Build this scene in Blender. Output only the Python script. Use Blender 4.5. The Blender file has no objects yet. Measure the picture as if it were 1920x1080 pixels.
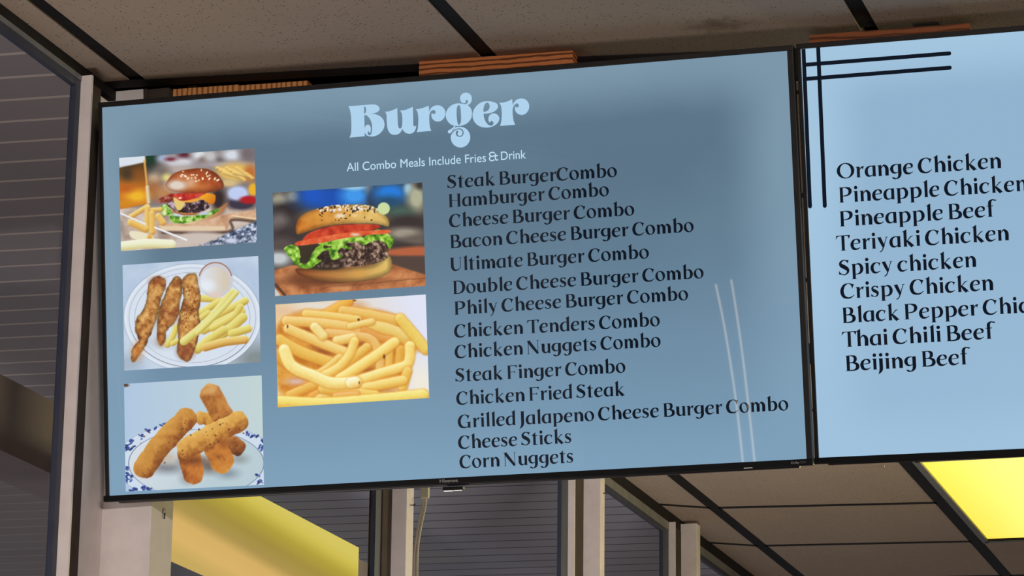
import bpy, bmesh, math, random
import numpy as np
from mathutils import Vector, Matrix

# ------------------------------------------------------------------ camera
F_PX, CX, CY = 5900.0, 960.0, 540.0
scene = bpy.context.scene
col = scene.collection
CAM = np.array([0.0, 0.0, 1.6])
# world axes (X across the room, Y along the glass wall, Z up) seen in camera axes
d_ = np.array([2850 - CX, -(2170 - CY), -F_PX]); d_ /= np.linalg.norm(d_)
rl = math.radians(0.7)
u0 = np.array([math.sin(rl), math.cos(rl), 0.0])
u_ = u0 + (u0 @ d_) / d_[2] * np.array([0, 0, -1.0]); u_ /= np.linalg.norm(u_)
RW = np.stack([np.cross(d_, u_), d_, u_])          # world = RW @ camera
cam_data = bpy.data.cameras.new('camera')
cam = bpy.data.objects.new('camera', cam_data)
col.objects.link(cam)
cam.matrix_world = Matrix.Translation(Vector(CAM)) @ Matrix(RW.tolist()).to_4x4()
cam_data.sensor_fit = 'HORIZONTAL'
cam_data.sensor_width = 36.0
cam_data.lens = 36.0 * F_PX / 1920.0
cam_data.clip_start, cam_data.clip_end = 0.05, 200
scene.camera = cam

# ------------------------------------------------------------------ view, world, daylight and added fill lamps
vs = scene.view_settings
vs.view_transform = 'Standard'; vs.look = 'None'; vs.exposure = 0.0; vs.gamma = 1.0
vs.use_curve_mapping = False
w = bpy.data.worlds.new('world'); scene.world = w; w.use_nodes = True
WB = w.node_tree.nodes['Background']
WB.inputs[0].default_value = (0.93, 0.92, 1.0, 1); WB.inputs[1].default_value = 0.19

def area(name, loc, target, size, size_y, power, color):
    L = bpy.data.lights.new(name, 'AREA'); L.shape = 'RECTANGLE'
    L.size, L.size_y, L.energy, L.color = size, size_y, power, color
    o = bpy.data.objects.new(name, L); col.objects.link(o)
    o.location = loc
    o.rotation_euler = (Vector(target) - Vector(loc)).to_track_quat('-Z', 'Y').to_euler()
    return o
# daylight through the left pane, as a small lamp just inside it
area('daylight', (-2.2, 3.7, 2.0), (-2.05, 4.6, 3.4), .4, .4, 6.2, (1.0, 0.90, 0.82))
# added fill, unseen, high at the front, to brighten timber and posts
area('front_lamps', (2.0, -1.2, 3.27), (-1.4, 5.0, 3.3), 1.6, .22, 185, (1.0, 0.95, 0.91))
# added unseen fill; its bounce off the floor lifts the rear ceiling
area('room_lamps', (0.6, 11.0, 3.36), (0.6, 11.0, 0), 2.0, 3.0, 130, (1.0, 0.90, 0.70))
# added fill behind the screens, brightens the fronts of the rear posts
area('back_daylight', (-1.2, 5.6, 1.2), (-2.2, 7.3, 2.85), .5, .5, 6.8, (1.0, 0.96, 0.92)).data.spread = math.radians(62)
# warm yellow light of the tinted ceiling lamps further back in the room
area('yellow_lamp_light', (0.3, 8.4, 3.3), (-2.2, 5.4, 2.6), 0.6, 1.0, 62, (1.0, 0.90, 0.45))

# ------------------------------------------------------------------ helpers
def ray(px, py):
    v = RW @ np.array([px - CX, -(py - CY), -F_PX]); return v / np.linalg.norm(v)
def on(p, ax, val):
    """the point of an axis-aligned plane that the photo shows at pixel p"""
    r = ray(*p); return CAM + r * ((val - CAM[ax]) / r[ax])
def on_plane(p, o, n):
    r = ray(*p); return CAM + r * (((o - CAM) @ n) / (r @ n))

def lin(c):
    c = np.asarray(c, float)
    return np.where(c <= 0.04045, c / 12.92, ((c + 0.055) / 1.055) ** 2.4)
def rgb(r, g, b):
    return tuple(lin(np.array([r, g, b]) / 255.0)) + (1.0,)

def principled(name, color, rough=0.6, spec=0.5, metallic=0.0):
    m = bpy.data.materials.new(name); m.use_nodes = True
    b = m.node_tree.nodes['Principled BSDF']
    b.inputs['Base Color'].default_value = color
    b.inputs['Roughness'].default_value = rough
    b.inputs['Specular IOR Level'].default_value = spec
    b.inputs['Metallic'].default_value = metallic
    return m, m.node_tree, b
def N(nt, t, **kw):
    n = nt.nodes.new(t)
    for k, v in kw.items(): setattr(n, k, v)
    return n
def noisy(name, c1, c2, scale, rough=0.6, spec=0.4, bump=0.0, stretch=(1, 1, 1), detail=5):
    m, nt, b = principled(name, c1, rough, spec)
    tc = N(nt, 'ShaderNodeTexCoord'); mp = N(nt, 'ShaderNodeMapping')
    mp.inputs['Scale'].default_value = stretch
    nz = N(nt, 'ShaderNodeTexNoise'); nz.inputs['Scale'].default_value = scale; nz.inputs['Detail'].default_value = detail
    rp = N(nt, 'ShaderNodeValToRGB')
    rp.color_ramp.elements[0].position = .35; rp.color_ramp.elements[1].position = .68
    rp.color_ramp.elements[0].color = c1; rp.color_ramp.elements[1].color = c2
    nt.links.new(tc.outputs['Object'], mp.inputs[0]); nt.links.new(mp.outputs[0], nz.inputs['Vector'])
    nt.links.new(nz.outputs[0], rp.inputs[0]); nt.links.new(rp.outputs[0], b.inputs['Base Color'])
    if bump:
        bp = N(nt, 'ShaderNodeBump'); bp.inputs['Strength'].default_value = bump; bp.inputs['Distance'].default_value = .002
        nt.links.new(nz.outputs[0], bp.inputs['Height']); nt.links.new(bp.outputs[0], b.inputs['Normal'])
    return m

class MB:
    """collects boxes, prisms and tubes, then links them as ONE mesh object"""
    def __init__(s): s.bm = bmesh.new()
    def box(s, x0, x1, y0, y1, z0, z1, bev=0.0):
        vs_ = [s.bm.verts.new((x, y, z)) for x in (x0, x1) for y in (y0, y1) for z in (z0, z1)]
        fs = [(0, 1, 3, 2), (4, 6, 7, 5), (0, 4, 5, 1), (2, 3, 7, 6), (0, 2, 6, 4), (1, 5, 7, 3)]
        ff = [s.bm.faces.new([vs_[i] for i in f]) for f in fs]
        if bev:
            es = list({e for f in ff for e in f.edges})
            bmesh.ops.bevel(s.bm, geom=es, offset=bev, segments=2, affect='EDGES', profile=.6)
        return s
    def prism(s, pts, vec):
        a = [s.bm.verts.new(tuple(p)) for p in pts]
        b = [s.bm.verts.new(tuple(np.asarray(p) + vec)) for p in pts]
        s.bm.faces.new(a); s.bm.faces.new(b[::-1])
        n = len(a)
        for i in range(n): s.bm.faces.new([a[i], b[i], b[(i + 1) % n], a[(i + 1) % n]])
        return s
    def tube(s, pts, r, seg=10):
        pts = [np.asarray(p, float) for p in pts]; rings = []
        rr = r if hasattr(r, '__len__') else [r] * len(pts)
        for i, p in enumerate(pts):
            t = pts[min(i + 1, len(pts) - 1)] - pts[max(i - 1, 0)]; t /= np.linalg.norm(t)
            a = np.cross(t, [0.31, 0.9, 0.2]); a /= np.linalg.norm(a); b = np.cross(t, a)
            rings.append([s.bm.verts.new(tuple(p + rr[i] * (a * math.cos(q) + b * math.sin(q))))
                          for q in [2 * math.pi * k / seg for k in range(seg)]])
        for A, B in zip(rings, rings[1:]):
            for k in range(seg): s.bm.faces.new([A[k], A[(k + 1) % seg], B[(k + 1) % seg], B[k]]).smooth = True
        s.bm.faces.new(rings[0][::-1]); s.bm.faces.new(rings[-1])
        return s
    def build(s, name, mat, parent=None, recalc=True):
        if recalc: bmesh.ops.recalc_face_normals(s.bm, faces=s.bm.faces[:])
        me = bpy.data.meshes.new(name); s.bm.to_mesh(me); s.bm.free()
        me.materials.append(mat)
        o = bpy.data.objects.new(name, me); col.objects.link(o)
        if parent is not None: o.parent = parent
        return o
def tag(o, label=None, cat=None, group=None, kind=None):
    for k, v in (('label', label), ('category', cat), ('group', group), ('kind', kind)):
        if v: o[k] = v
    return o
def struct(o): o['kind'] = 'structure'; return o
def empty(name, mw):
    o = bpy.data.objects.new(name, None); col.objects.link(o); o.matrix_world = mw
    o.empty_display_size = .05
    return o

# ------------------------------------------------------------------ materials
M = {}
M['alu'] = noisy('beige_painted_aluminium', rgb(216, 203, 198), rgb(226, 213, 208), 25, .55, .3)
M['alu_dark'] = noisy('dark_frame', rgb(54, 57, 72), rgb(60, 63, 76), 20, .5, .35)
M['alu_grey'] = noisy('grey_frame', rgb(112, 110, 110), rgb(126, 122, 120), 20, .5, .3)
M['black'] = noisy('black_grid', rgb(22, 18, 17), rgb(30, 25, 23), 30, .7, .2)
M['groove'] = noisy('brown_shadow_gap', rgb(62, 52, 46), rgb(74, 62, 54), 14, .8, .2)
M['bezel'] = noisy('tv_black_plastic', rgb(6, 6, 7), rgb(10, 9, 9), 60, .45, .2)
M['side'] = noisy('tv_brown_black_side', rgb(22, 18, 16), rgb(30, 25, 22), 40, .5, .3)
M['housing'] = noisy('tv_housing', rgb(26, 21, 18), rgb(36, 29, 25), 50, .4, .5)
M['cable'] = noisy('cream_cable', rgb(202, 190, 160), rgb(214, 202, 172), 30, .4, .5)
M['steel'] = noisy('dark_steel', rgb(40, 36, 34), rgb(54, 48, 44), 60, .4, .5)
M['clear'] = noisy('pale_plastic', rgb(232, 224, 216), rgb(246, 238, 230), 40, .12, .8)
M['led'] = principled('standby_light', rgb(232, 224, 216), .3)[0]  # glow stands in for glints along the sensor window
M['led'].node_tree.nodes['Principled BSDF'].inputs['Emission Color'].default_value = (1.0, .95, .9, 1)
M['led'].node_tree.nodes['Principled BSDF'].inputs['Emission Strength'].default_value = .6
M['strip'] = noisy('brown_sticker', rgb(150, 128, 108), rgb(166, 142, 120), 40, .5, .4)

def ceiling_mat():
    m, nt, b = principled('fissured_ceiling_tile', (.4, .35, .3, 1), .9, .15)
    L = nt.links.new
    tc = N(nt, 'ShaderNodeTexCoord')
    n1 = N(nt, 'ShaderNodeTexNoise'); n1.inputs['Scale'].default_value = 3.0; n1.inputs['Detail'].default_value = 6
    r1 = N(nt, 'ShaderNodeValToRGB'); r1.color_ramp.elements[0].color = rgb(174, 154, 137); r1.color_ramp.elements[1].color = rgb(190, 170, 152)
    v = N(nt, 'ShaderNodeTexVoronoi'); v.inputs['Scale'].default_value = 150.0
    nzd = N(nt, 'ShaderNodeTexNoise'); nzd.inputs['Scale'].default_value = 160.0
    vm = N(nt, 'ShaderNodeMixRGB'); vm.inputs[0].default_value = .008
    L(tc.outputs['Object'], vm.inputs[1]); L(nzd.outputs['Color'], vm.inputs[2]); L(vm.outputs[0], v.inputs['Vector'])
    # a third of the cells carry a pinhole
    sep = N(nt, 'ShaderNodeSeparateColor'); L(v.outputs['Color'], sep.inputs[0])
    gt = N(nt, 'ShaderNodeMath', operation='LESS_THAN'); gt.inputs[1].default_value = .40; L(sep.outputs[0], gt.inputs[0])
    rr = N(nt, 'ShaderNodeMapRange'); rr.inputs[1].default_value = .16; rr.inputs[2].default_value = .25
    rr.inputs[3].default_value = 1; rr.inputs[4].default_value = 0; L(v.outputs['Distance'], rr.inputs[0])
    pin = N(nt, 'ShaderNodeMath', operation='MULTIPLY'); L(gt.outputs[0], pin.inputs[0]); L(rr.outputs[0], pin.inputs[1])
    # pale grains
    v2 = N(nt, 'ShaderNodeTexVoronoi'); v2.inputs['Scale'].default_value = 170.0
    s2 = N(nt, 'ShaderNodeSeparateColor'); L(tc.outputs['Object'], v2.inputs['Vector']); L(v2.outputs['Color'], s2.inputs[0])
    g2 = N(nt, 'ShaderNodeMath', operation='LESS_THAN'); g2.inputs[1].default_value = .2; L(s2.outputs[1], g2.inputs[0])
    q2 = N(nt, 'ShaderNodeMapRange'); q2.inputs[1].default_value = .10; q2.inputs[2].default_value = .2
    q2.inputs[3].default_value = 1; q2.inputs[4].default_value = 0; L(v2.outputs['Distance'], q2.inputs[0])
    gr = N(nt, 'ShaderNodeMath', operation='MULTIPLY'); L(g2.outputs[0], gr.inputs[0]); L(q2.outputs[0], gr.inputs[1])
    mx = N(nt, 'ShaderNodeMixRGB'); mx.inputs[2].default_value = rgb(70, 58, 50)
    mx2 = N(nt, 'ShaderNodeMixRGB'); mx2.inputs[2].default_value = rgb(226, 214, 196)
    mf = N(nt, 'ShaderNodeMath', operation='MULTIPLY'); mf.inputs[1].default_value = .8; L(pin.outputs[0], mf.inputs[0])
    mg = N(nt, 'ShaderNodeMath', operation='MULTIPLY'); mg.inputs[1].default_value = .85; L(gr.outputs[0], mg.inputs[0])
    L(tc.outputs['Object'], n1.inputs['Vector']); L(n1.outputs[0], r1.inputs[0]); L(r1.outputs[0], mx.inputs[1])
    L(mf.outputs[0], mx.inputs[0]); L(mx.outputs[0], mx2.inputs[1]); L(mg.outputs[0], mx2.inputs[0])
    # a dirty smear on one tile
    sm = N(nt, 'ShaderNodeMapping', vector_type='TEXTURE'); c0 = on((1345, 47), 2, 3.425)
    sm.inputs['Location'].default_value = tuple(c0); sm.inputs['Scale'].default_value = (.075, .05, 1); sm.inputs['Rotation'].default_value = (0, 0, .1)
    L(tc.outputs['Object'], sm.inputs[0]); ln = N(nt, 'ShaderNodeVectorMath', operation='LENGTH'); L(sm.outputs[0], ln.inputs[0])
    nd = N(nt, 'ShaderNodeTexNoise'); nd.inputs['Scale'].default_value = 45; nd.inputs['Detail'].default_value = 4; L(tc.outputs['Object'], nd.inputs['Vector'])
    sd = N(nt, 'ShaderNodeMath', operation='MULTIPLY_ADD'); L(nd.outputs[0], sd.inputs[0]); sd.inputs[1].default_value = 1.4; L(ln.outputs['Value'], sd.inputs[2])
    sr = N(nt, 'ShaderNodeMapRange', interpolation_type='SMOOTHSTEP'); L(sd.outputs[0], sr.inputs[0]); sr.inputs[1].default_value = .7; sr.inputs[2].default_value = 1.7; sr.inputs[3].default_value = .55; sr.inputs[4].default_value = 0
    m3 = N(nt, 'ShaderNodeMixRGB'); m3.inputs[2].default_value = rgb(84, 68, 58); L(sr.outputs[0], m3.inputs[0]); L(mx2.outputs[0], m3.inputs[1]); L(m3.outputs[0], b.inputs['Base Color'])
    n3 = N(nt, 'ShaderNodeTexNoise'); n3.inputs['Scale'].default_value = 220; L(tc.outputs['Object'], n3.inputs['Vector'])
    hs = N(nt, 'ShaderNodeMath', operation='SUBTRACT'); L(n3.outputs[0], hs.inputs[0]); L(pin.outputs[0], hs.inputs[1])
    bp = N(nt, 'ShaderNodeBump'); bp.inputs['Strength'].default_value = .5; bp.inputs['Distance'].default_value = .002
    L(hs.outputs[0], bp.inputs['Height']); L(bp.outputs[0], b.inputs['Normal'])
    return m
M['tile'] = ceiling_mat()

def wood_mat(name, c1, c2, stretch, scale):
    m, nt, b = principled(name, c1, .6, .25)
    L = nt.links.new
    tc = N(nt, 'ShaderNodeTexCoord'); mp = N(nt, 'ShaderNodeMapping'); mp.inputs['Scale'].default_value = stretch
    wv = N(nt, 'ShaderNodeTexWave'); wv.bands_direction = 'Z' if stretch[0] < 1 else 'X'
    wv.inputs['Scale'].default_value = scale; wv.inputs['Distortion'].default_value = 3.5
    wv.inputs['Detail'].default_value = 3; wv.inputs['Detail Scale'].default_value = 1.2
    rp = N(nt, 'ShaderNodeValToRGB'); rp.color_ramp.elements[0].color = c1; rp.color_ramp.elements[1].color = c2
    rp.color_ramp.elements[0].position = .05; rp.color_ramp.elements[1].position = .55
    L(tc.outputs['Object'], mp.inputs[0]); L(mp.outputs[0], wv.inputs['Vector']); L(wv.outputs[0], rp.inputs[0]); L(rp.outputs[0], b.inputs['Base Color'])
    return m
M['wood_long'] = wood_mat('pine_long_grain', rgb(96, 50, 24), rgb(198, 118, 66), (.35, 1, 1), 34)
M['wood_brown'] = wood_mat('brown_pine_long_grain', rgb(84, 44, 22), rgb(140, 78, 42), (.35, 1, 1), 26)
M['wood_end'] = wood_mat('pine_end_grain', rgb(150, 88, 48), rgb(222, 150, 88), (1, 1, .3), 32)
M['wood_dark'] = wood_mat('dark_red_board', rgb(104, 50, 32), rgb(150, 76, 50), (.25, 1, 1), 30)

def glass_mat():
    m = bpy.data.materials.new('window_glass'); m.use_nodes = True; nt = m.node_tree
    for n in list(nt.nodes): nt.nodes.remove(n)
    out = N(nt, 'ShaderNodeOutputMaterial'); mix = N(nt, 'ShaderNodeMixShader')
    tr = N(nt, 'ShaderNodeBsdfTransparent'); tr.inputs[0].default_value = (.93, .94, .97, 1)
    gl = N(nt, 'ShaderNodeBsdfGlossy'); gl.inputs['Roughness'].default_value = .03
    fr = N(nt, 'ShaderNodeFresnel'); fr.inputs[0].default_value = 1.5
    # front faces mirror a little of the room, inner faces let everything through
    ge = N(nt, 'ShaderNodeNewGeometry'); iv = N(nt, 'ShaderNodeMath', operation='SUBTRACT'); iv.inputs[0].default_value = 1.0
    nt.links.new(ge.outputs['Backfacing'], iv.inputs[1])
    m1 = N(nt, 'ShaderNodeMath', operation='MULTIPLY'); nt.links.new(fr.outputs[0], m1.inputs[0]); nt.links.new(iv.outputs[0], m1.inputs[1])
    m2 = N(nt, 'ShaderNodeMath', operation='MULTIPLY'); nt.links.new(m1.outputs[0], m2.inputs[0]); m2.inputs[1].default_value = .03
    nt.links.new(m2.outputs[0], mix.inputs[0]); nt.links.new(tr.outputs[0], mix.inputs[1]); nt.links.new(gl.outputs[0], mix.inputs[2])
    nt.links.new(mix.outputs[0], out.inputs[0])
    return m
M['glass'] = glass_mat()

def screen_nodes(name):
    m, nt, b = principled(name, (.006, .007, .008, 1), .16, .35)
    b.inputs['Coat Weight'].default_value = 1.0; b.inputs['Coat Roughness'].default_value = .014
    b.inputs['Emission Strength'].default_value = 1.0
    return m, nt, b
def ink(name, c):
    m, nt, b = screen_nodes(name); b.inputs['Emission Color'].default_value = c; return m
M['dark_ink'] = ink('navy_screen_text', rgb(3, 14, 28))
M['dark_ink_2'] = ink('blue_black_screen_text', rgb(6, 16, 30))
M['white_ink'] = ink('pale_blue_screen_text', rgb(176, 212, 240))
M['white_ink_2'] = ink('white_screen_text', rgb(196, 228, 250))

def backlight(name, W, H, base, rim, low, amt_low):
    """lit panel: backlight a little stronger along the rim and the lower third"""
    m, nt, b = screen_nodes(name); L = nt.links.new
    tc = N(nt, 'ShaderNodeTexCoord'); sp = N(nt, 'ShaderNodeSeparateXYZ'); L(tc.outputs['Object'], sp.inputs[0])
    def edge(sock, half, width):
        a = N(nt, 'ShaderNodeMath', operation='ABSOLUTE'); L(sock, a.inputs[0])
        r = N(nt, 'ShaderNodeMapRange', interpolation_type='SMOOTHSTEP'); L(a.outputs[0], r.inputs[0])
        r.inputs[1].default_value = half - width; r.inputs[2].default_value = half
        return r.outputs[0]
    ex = edge(sp.outputs[0], W / 2, .13); ez = edge(sp.outputs[2], H / 2, .11)
    i1 = N(nt, 'ShaderNodeMath', operation='SUBTRACT'); i1.inputs[0].default_value = 1; L(ex, i1.inputs[1])
    i2 = N(nt, 'ShaderNodeMath', operation='SUBTRACT'); i2.inputs[0].default_value = 1; L(ez, i2.inputs[1])
    i3 = N(nt, 'ShaderNodeMath', operation='MULTIPLY'); L(i1.outputs[0], i3.inputs[0]); L(i2.outputs[0], i3.inputs[1])
    mxm = N(nt, 'ShaderNodeMath', operation='SUBTRACT'); mxm.inputs[0].default_value = 1; L(i3.outputs[0], mxm.inputs[1])
    nz = N(nt, 'ShaderNodeTexNoise'); nz.inputs['Scale'].default_value = 3.2; nz.inputs['Detail'].default_value = 3; L(tc.outputs['Object'], nz.inputs['Vector'])
    nm = N(nt, 'ShaderNodeMapRange'); L(nz.outputs[0], nm.inputs[0]); nm.inputs[1].default_value = .3; nm.inputs[2].default_value = .7; nm.inputs[3].default_value = -.14; nm.inputs[4].default_value = .14
    ad = N(nt, 'ShaderNodeMath', operation='ADD', use_clamp=True); L(mxm.outputs[0], ad.inputs[0]); L(nm.outputs[0], ad.inputs[1])
    c1 = N(nt, 'ShaderNodeMixRGB'); c1.inputs[1].default_value = base; c1.inputs[2].default_value = rim; L(ad.outputs[0], c1.inputs[0])
    lo = N(nt, 'ShaderNodeMapRange', interpolation_type='SMOOTHSTEP'); L(sp.outputs[2], lo.inputs[0])
    lo.inputs[1].default_value = .16; lo.inputs[2].default_value = -H / 2; lo.inputs[3].default_value = 0; lo.inputs[4].default_value = amt_low
    c2 = N(nt, 'ShaderNodeMixRGB'); L(lo.outputs[0], c2.inputs[0]); L(c1.outputs[0], c2.inputs[1]); c2.inputs[2].default_value = low
    L(c2.outputs[0], b.inputs['Emission Color'])
    return m

def attr_screen(name):
    m, nt, b = screen_nodes(name)
    a = N(nt, 'ShaderNodeAttribute'); a.attribute_name = 'photo'
    nt.links.new(a.outputs['Color'], b.inputs['Emission Color'])
    return m
M['photo'] = attr_screen('menu_photo')

# ------------------------------------------------------------------ setting: ceiling, glass wall, porch outside
CZ = 3.425                      # underside of the ceiling tiles
XW = -2.2915                    # face of the glass wall
XE = XW - .004
tiles = MB()
def tile(x0, x1, ya, yb, yc, yd):
    """one tile: near edge y ya..yb, far edge y yc..yd (left..right)"""
    tiles.prism([(x0, ya, CZ), (x1, yb, CZ), (x1, yd, CZ), (x0, yc, CZ)], np.array([0, 0, .016]))
front_cols = [(XE, -2.243), (-2.213, -1.600), (-1.570, -.938), (-.908, -.30), (-.27, .34), (.37, .98), (1.01, 1.62)]
for i, (a, b) in enumerate(front_cols):
    y0, y1 = 4.872 + .10 * (a + 2.29), 4.872 + .10 * (b + 2.29)
    if i == 2: y1 = 5.05
    if i > 2: y0 = y1 = 5.16
    tile(a, b, y0 - .6, y1 - .6, y0, y1)
    for q in range(1, 10): tile(a, b, y0 - .6 - .62 * q, y1 - .6 - .62 * q, y0 - .62 * q, y1 - .62 * q)
rear_cols = [(XE, -2.160), (-2.136, -1.500), (-1.473, -.84), (-.81, -.2), (-.17, .44), (.47, 1.08), (1.11, 1.72)]
sk = [(8.820, 8.906), (8.912, 8.991), (8.995, 9.02), (9.02, 9.05), (9.05, 9.08), (9.08, 9.1), (9.1, 9.12)]
for i, (a, b) in enumerate(rear_cols):
    l, r = sk[i]
    P = .626
    for k in range(-7, 9):
        if i == 2 and k in (-1, 0): continue            # the yellow light fitting takes these two places
        ya, yb = l + P * k + .012, r + P * k + .012
        if ya < 5.22: ya, yb = (4.905 + .10 * (a + 2.29), 4.905 + .10 * (b + 2.29)) if i < 2 else (5.20, 5.20)
        tile(a, b, ya, yb, l + P * (k + 1) - .012, r + P * (k + 1) - .012)
struct(tiles.build('ceiling', M['tile']))
k = 0
def trim(mb, mat):
    global k; k += 1
    return struct(mb.build('trim_%d' % k, mat))
TZ0, TZ1 = CZ + .006, CZ + .022
for a, b in zip(front_cols, front_cols[1:]):
    trim(MB().box(a[1] - .012, b[0] + .012, -1.3, 4.96, CZ + .004, TZ1 + .01), M['black'])
for a, b in zip(rear_cols, rear_cols[1:]):
    trim(MB().box(a[1] - .006, b[0] + .006, 4.96, 14.2, CZ - .001, TZ1), M['black'])
# black deck above the open joints between the tiles
trim(MB().box(XE, 2.2, -1.4, 14.4, CZ + .036, CZ + .05), M['black'])
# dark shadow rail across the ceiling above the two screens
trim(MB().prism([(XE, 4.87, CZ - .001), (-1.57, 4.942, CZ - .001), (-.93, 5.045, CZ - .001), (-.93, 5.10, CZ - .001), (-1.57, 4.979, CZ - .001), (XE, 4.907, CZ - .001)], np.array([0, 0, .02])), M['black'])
trim(MB().box(-1.6, 1.7, 5.06, 5.21, CZ + .003, CZ + .02), M['black'])
# cross bars of the grid further back
for q in range(-5, 8):
    mb = MB()
    for i, (a, b) in enumerate(rear_cols):
        l, r = sk[i]
        if i == 2 and q == 0: continue
        mb.prism([(a, l + .626 * q - .013, CZ - .001), (b, r + .626 * q - .013, CZ - .001), (b, r + .626 * q + .013, CZ - .001), (a, l + .626 * q + .013, CZ - .001)], np.array([0, 0, .02]))
    trim(mb, M['black'])

# floor and the two walls out of view
M['floor'] = noisy('grey_floor', rgb(96, 88, 80), rgb(112, 104, 94), 4, .5)
M['paint'] = noisy('warm_grey_wall', rgb(66, 60, 55), rgb(72, 66, 60), 3, .8)
struct(MB().box(-2.4, 4.0, -1.6, 16.0, -.05, 0).build('floor', M['floor']))
struct(MB().box(-2.4, 4.0, -1.7, -1.6, 0, 3.5).build('wall_back', M['paint']))
struct(MB().box(4.0, 4.1, -1.6, 16.0, 0, 3.5).build('wall_right', M['paint']))

# header of the glass wall
trim(MB().box(XW - .03, XW + .001, -1.4, 5.05, 3.4065, CZ), M['black'])
trim(MB().box(XW - .03, XW + .001, 5.05, 14.2, 3.392, CZ), M['black'])

def window(n, y0, y1, zt, jamb0, jamb1, stop=None):
    """glazed opening: header rail, dark jamb at the far side, pane, pale stop bead"""
    f = MB()
    f.box(XW - .012, XW + .0005, y0, jamb1, zt + .014, 3.4065 if y0 < 5 else 3.392)
    root = struct(f.build('window_%d' % n, M['alu_grey']))
    MB().box(XW - .012, XW - .001, y0, jamb1, zt, zt + .014).build('rail', M['alu_dark'], root)
    MB().box(XW - .012, XW - .001, jamb0, jamb1, .9, zt).build('jamb', M['alu_dark'], root)
    MB().box(XW - .009, XW - .003, y0, jamb0 + .004, .9, zt + .006).build('pane', M['glass'], root)
    if stop:
        xs, ys = stop
        MB().box(XW - .012, xs, ys, ys + .006, .9, 3.4065 if y0 < 5 else 3.392).build('stop_bead', M['alu'], root)
    return root
def xat(px, py, y): return on((px, py), 1, y)[0]
window(1, -1.5, 4.764, 3.383, 4.764, 4.782, (xat(170, 200, 4.782), 4.782))
Y2 = on((718, 935), 0, XW)[1]
window(2, 5.20, on((706, 935), 0, XW)[1], 3.367, on((706, 935), 0, XW)[1], Y2)
window(3, 6.60, 7.80, 3.367, 7.80, 7.862, (xat(1077.5, 940, 7.862), 7.862))
window(4, 8.18, 8.862, 3.353, 8.862, 8.93, (xat(1266, 1020, 8.93), 8.93))
window(5, 9.27, 10.6, 3.353, 10.6, 10.66)

# wall posts between the panes
def post(y, pxl, pxr, py, depth, zt=CZ - .012):
    xr = xat(pxr, py, y)
    return trim(MB().box(XW - .01, xr, y, y + depth, .6, zt, .0015), M['alu'])
trim(MB().box(XW - .03, XW + .001, 4.80, 4.862, .6, CZ - .018), M['groove'])
trim(MB().box(XW - .03, XW + .001, 4.862, 4.95, .6, CZ - .03), M['alu'])
PY = 4.95
p1x = xat(284, 960, PY)
p1d = on((325, 960), 0, p1x)[1] - PY
post(PY, 165, 284, 960, p1d, 3.33)
trim(MB().box(XW - .03, XW + .002, 6.40, 6.47, .6, 3.39), M['groove'])
post(6.46, 720, 763, 940, on((776, 940), 0, xat(763, 940, 6.46))[1] - 6.46)
trim(MB().box(XW - .03, XW + .002, 7.87, 8.01, .6, 3.39), M['groove'])
post(8.00, 1090, 1126, 920, on((1134, 920), 0, xat(1126, 920, 8.0))[1] - 8.0)
trim(MB().box(XW - .03, XW + .002, 8.94, 9.08, .6, 3.39), M['groove'])
post(9.07, 1273, 1306.5, 1010, on((1313, 1010), 0, xat(1306.5, 1010, 9.07))[1] - 9.07)
# head block of the first post, in the gap above the screen
hb = [on(p, 1, 4.925) for p in ((181, 163), (268, 156), (268.5, 192), (181, 200))]
trim(MB().prism(hb, np.array([0, .06, 0])), M['alu'])
hb = [on(p, 1, 4.925) for p in ((269, 155), (276.5, 154.5), (277, 192), (270, 194))]
trim(MB().prism(hb, np.array([0, .06, 0])), M['groove'])
hb = [on(p, 1, 4.93) for p in ((277, 150), (317, 150), (317, 190), (277, 192))]
trim(MB().prism(hb, np.array([0, .06, 0])), M['groove'])

# porch roof of boards seen through the panes
def board_mat(name, body1, body2, line, pitch, wid, shear, off=0.0):
    m, nt, b = principled(name, body1, .7, .2); L = nt.links.new
    tc = N(nt, 'ShaderNodeTexCoord'); sp = N(nt, 'ShaderNodeSeparateXYZ'); L(tc.outputs['Object'], sp.inputs[0])
    sh = N(nt, 'ShaderNodeMath', operation='MULTIPLY_ADD'); L(sp.outputs[0], sh.inputs[0]); sh.inputs[1].default_value = shear; L(sp.outputs[1], sh.inputs[2])
    dv = N(nt, 'ShaderNodeMath', operation='MULTIPLY_ADD'); dv.inputs[1].default_value = 1 / pitch; dv.inputs[2].default_value = off; L(sh.outputs[0], dv.inputs[0])
    fr = N(nt, 'ShaderNodeMath', operation='FRACT'); L(dv.outputs[0], fr.inputs[0])
    st = N(nt, 'ShaderNodeMath', operation='LESS_THAN'); st.inputs[1].default_value = wid; L(fr.outputs[0], st.inputs[0])
    fl = N(nt, 'ShaderNodeMath', operation='FLOOR'); L(dv.outputs[0], fl.inputs[0])
    wn = N(nt, 'ShaderNodeTexWhiteNoise', noise_dimensions='1D'); L(fl.outputs[0], wn.inputs['W'])
    nz = N(nt, 'ShaderNodeTexNoise'); nz.inputs['Scale'].default_value = 1.6; L(tc.outputs['Object'], nz.inputs['Vector'])
    av = N(nt, 'ShaderNodeMath', operation='MULTIPLY_ADD'); L(wn.outputs[0], av.inputs[0]); av.inputs[1].default_value = .5; L(nz.outputs[0], av.inputs[2])
    cm = N(nt, 'ShaderNodeMixRGB'); cm.inputs[1].default_value = body1; cm.inputs[2].default_value = body2; L(av.outputs[0], cm.inputs[0])
    c2 = N(nt, 'ShaderNodeMixRGB'); L(st.outputs[0], c2.inputs[0]); L(cm.outputs[0], c2.inputs[1]); c2.inputs[2].default_value = line
    L(c2.outputs[0], b.inputs['Base Color'])
    return m
SZ = 3.52
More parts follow.
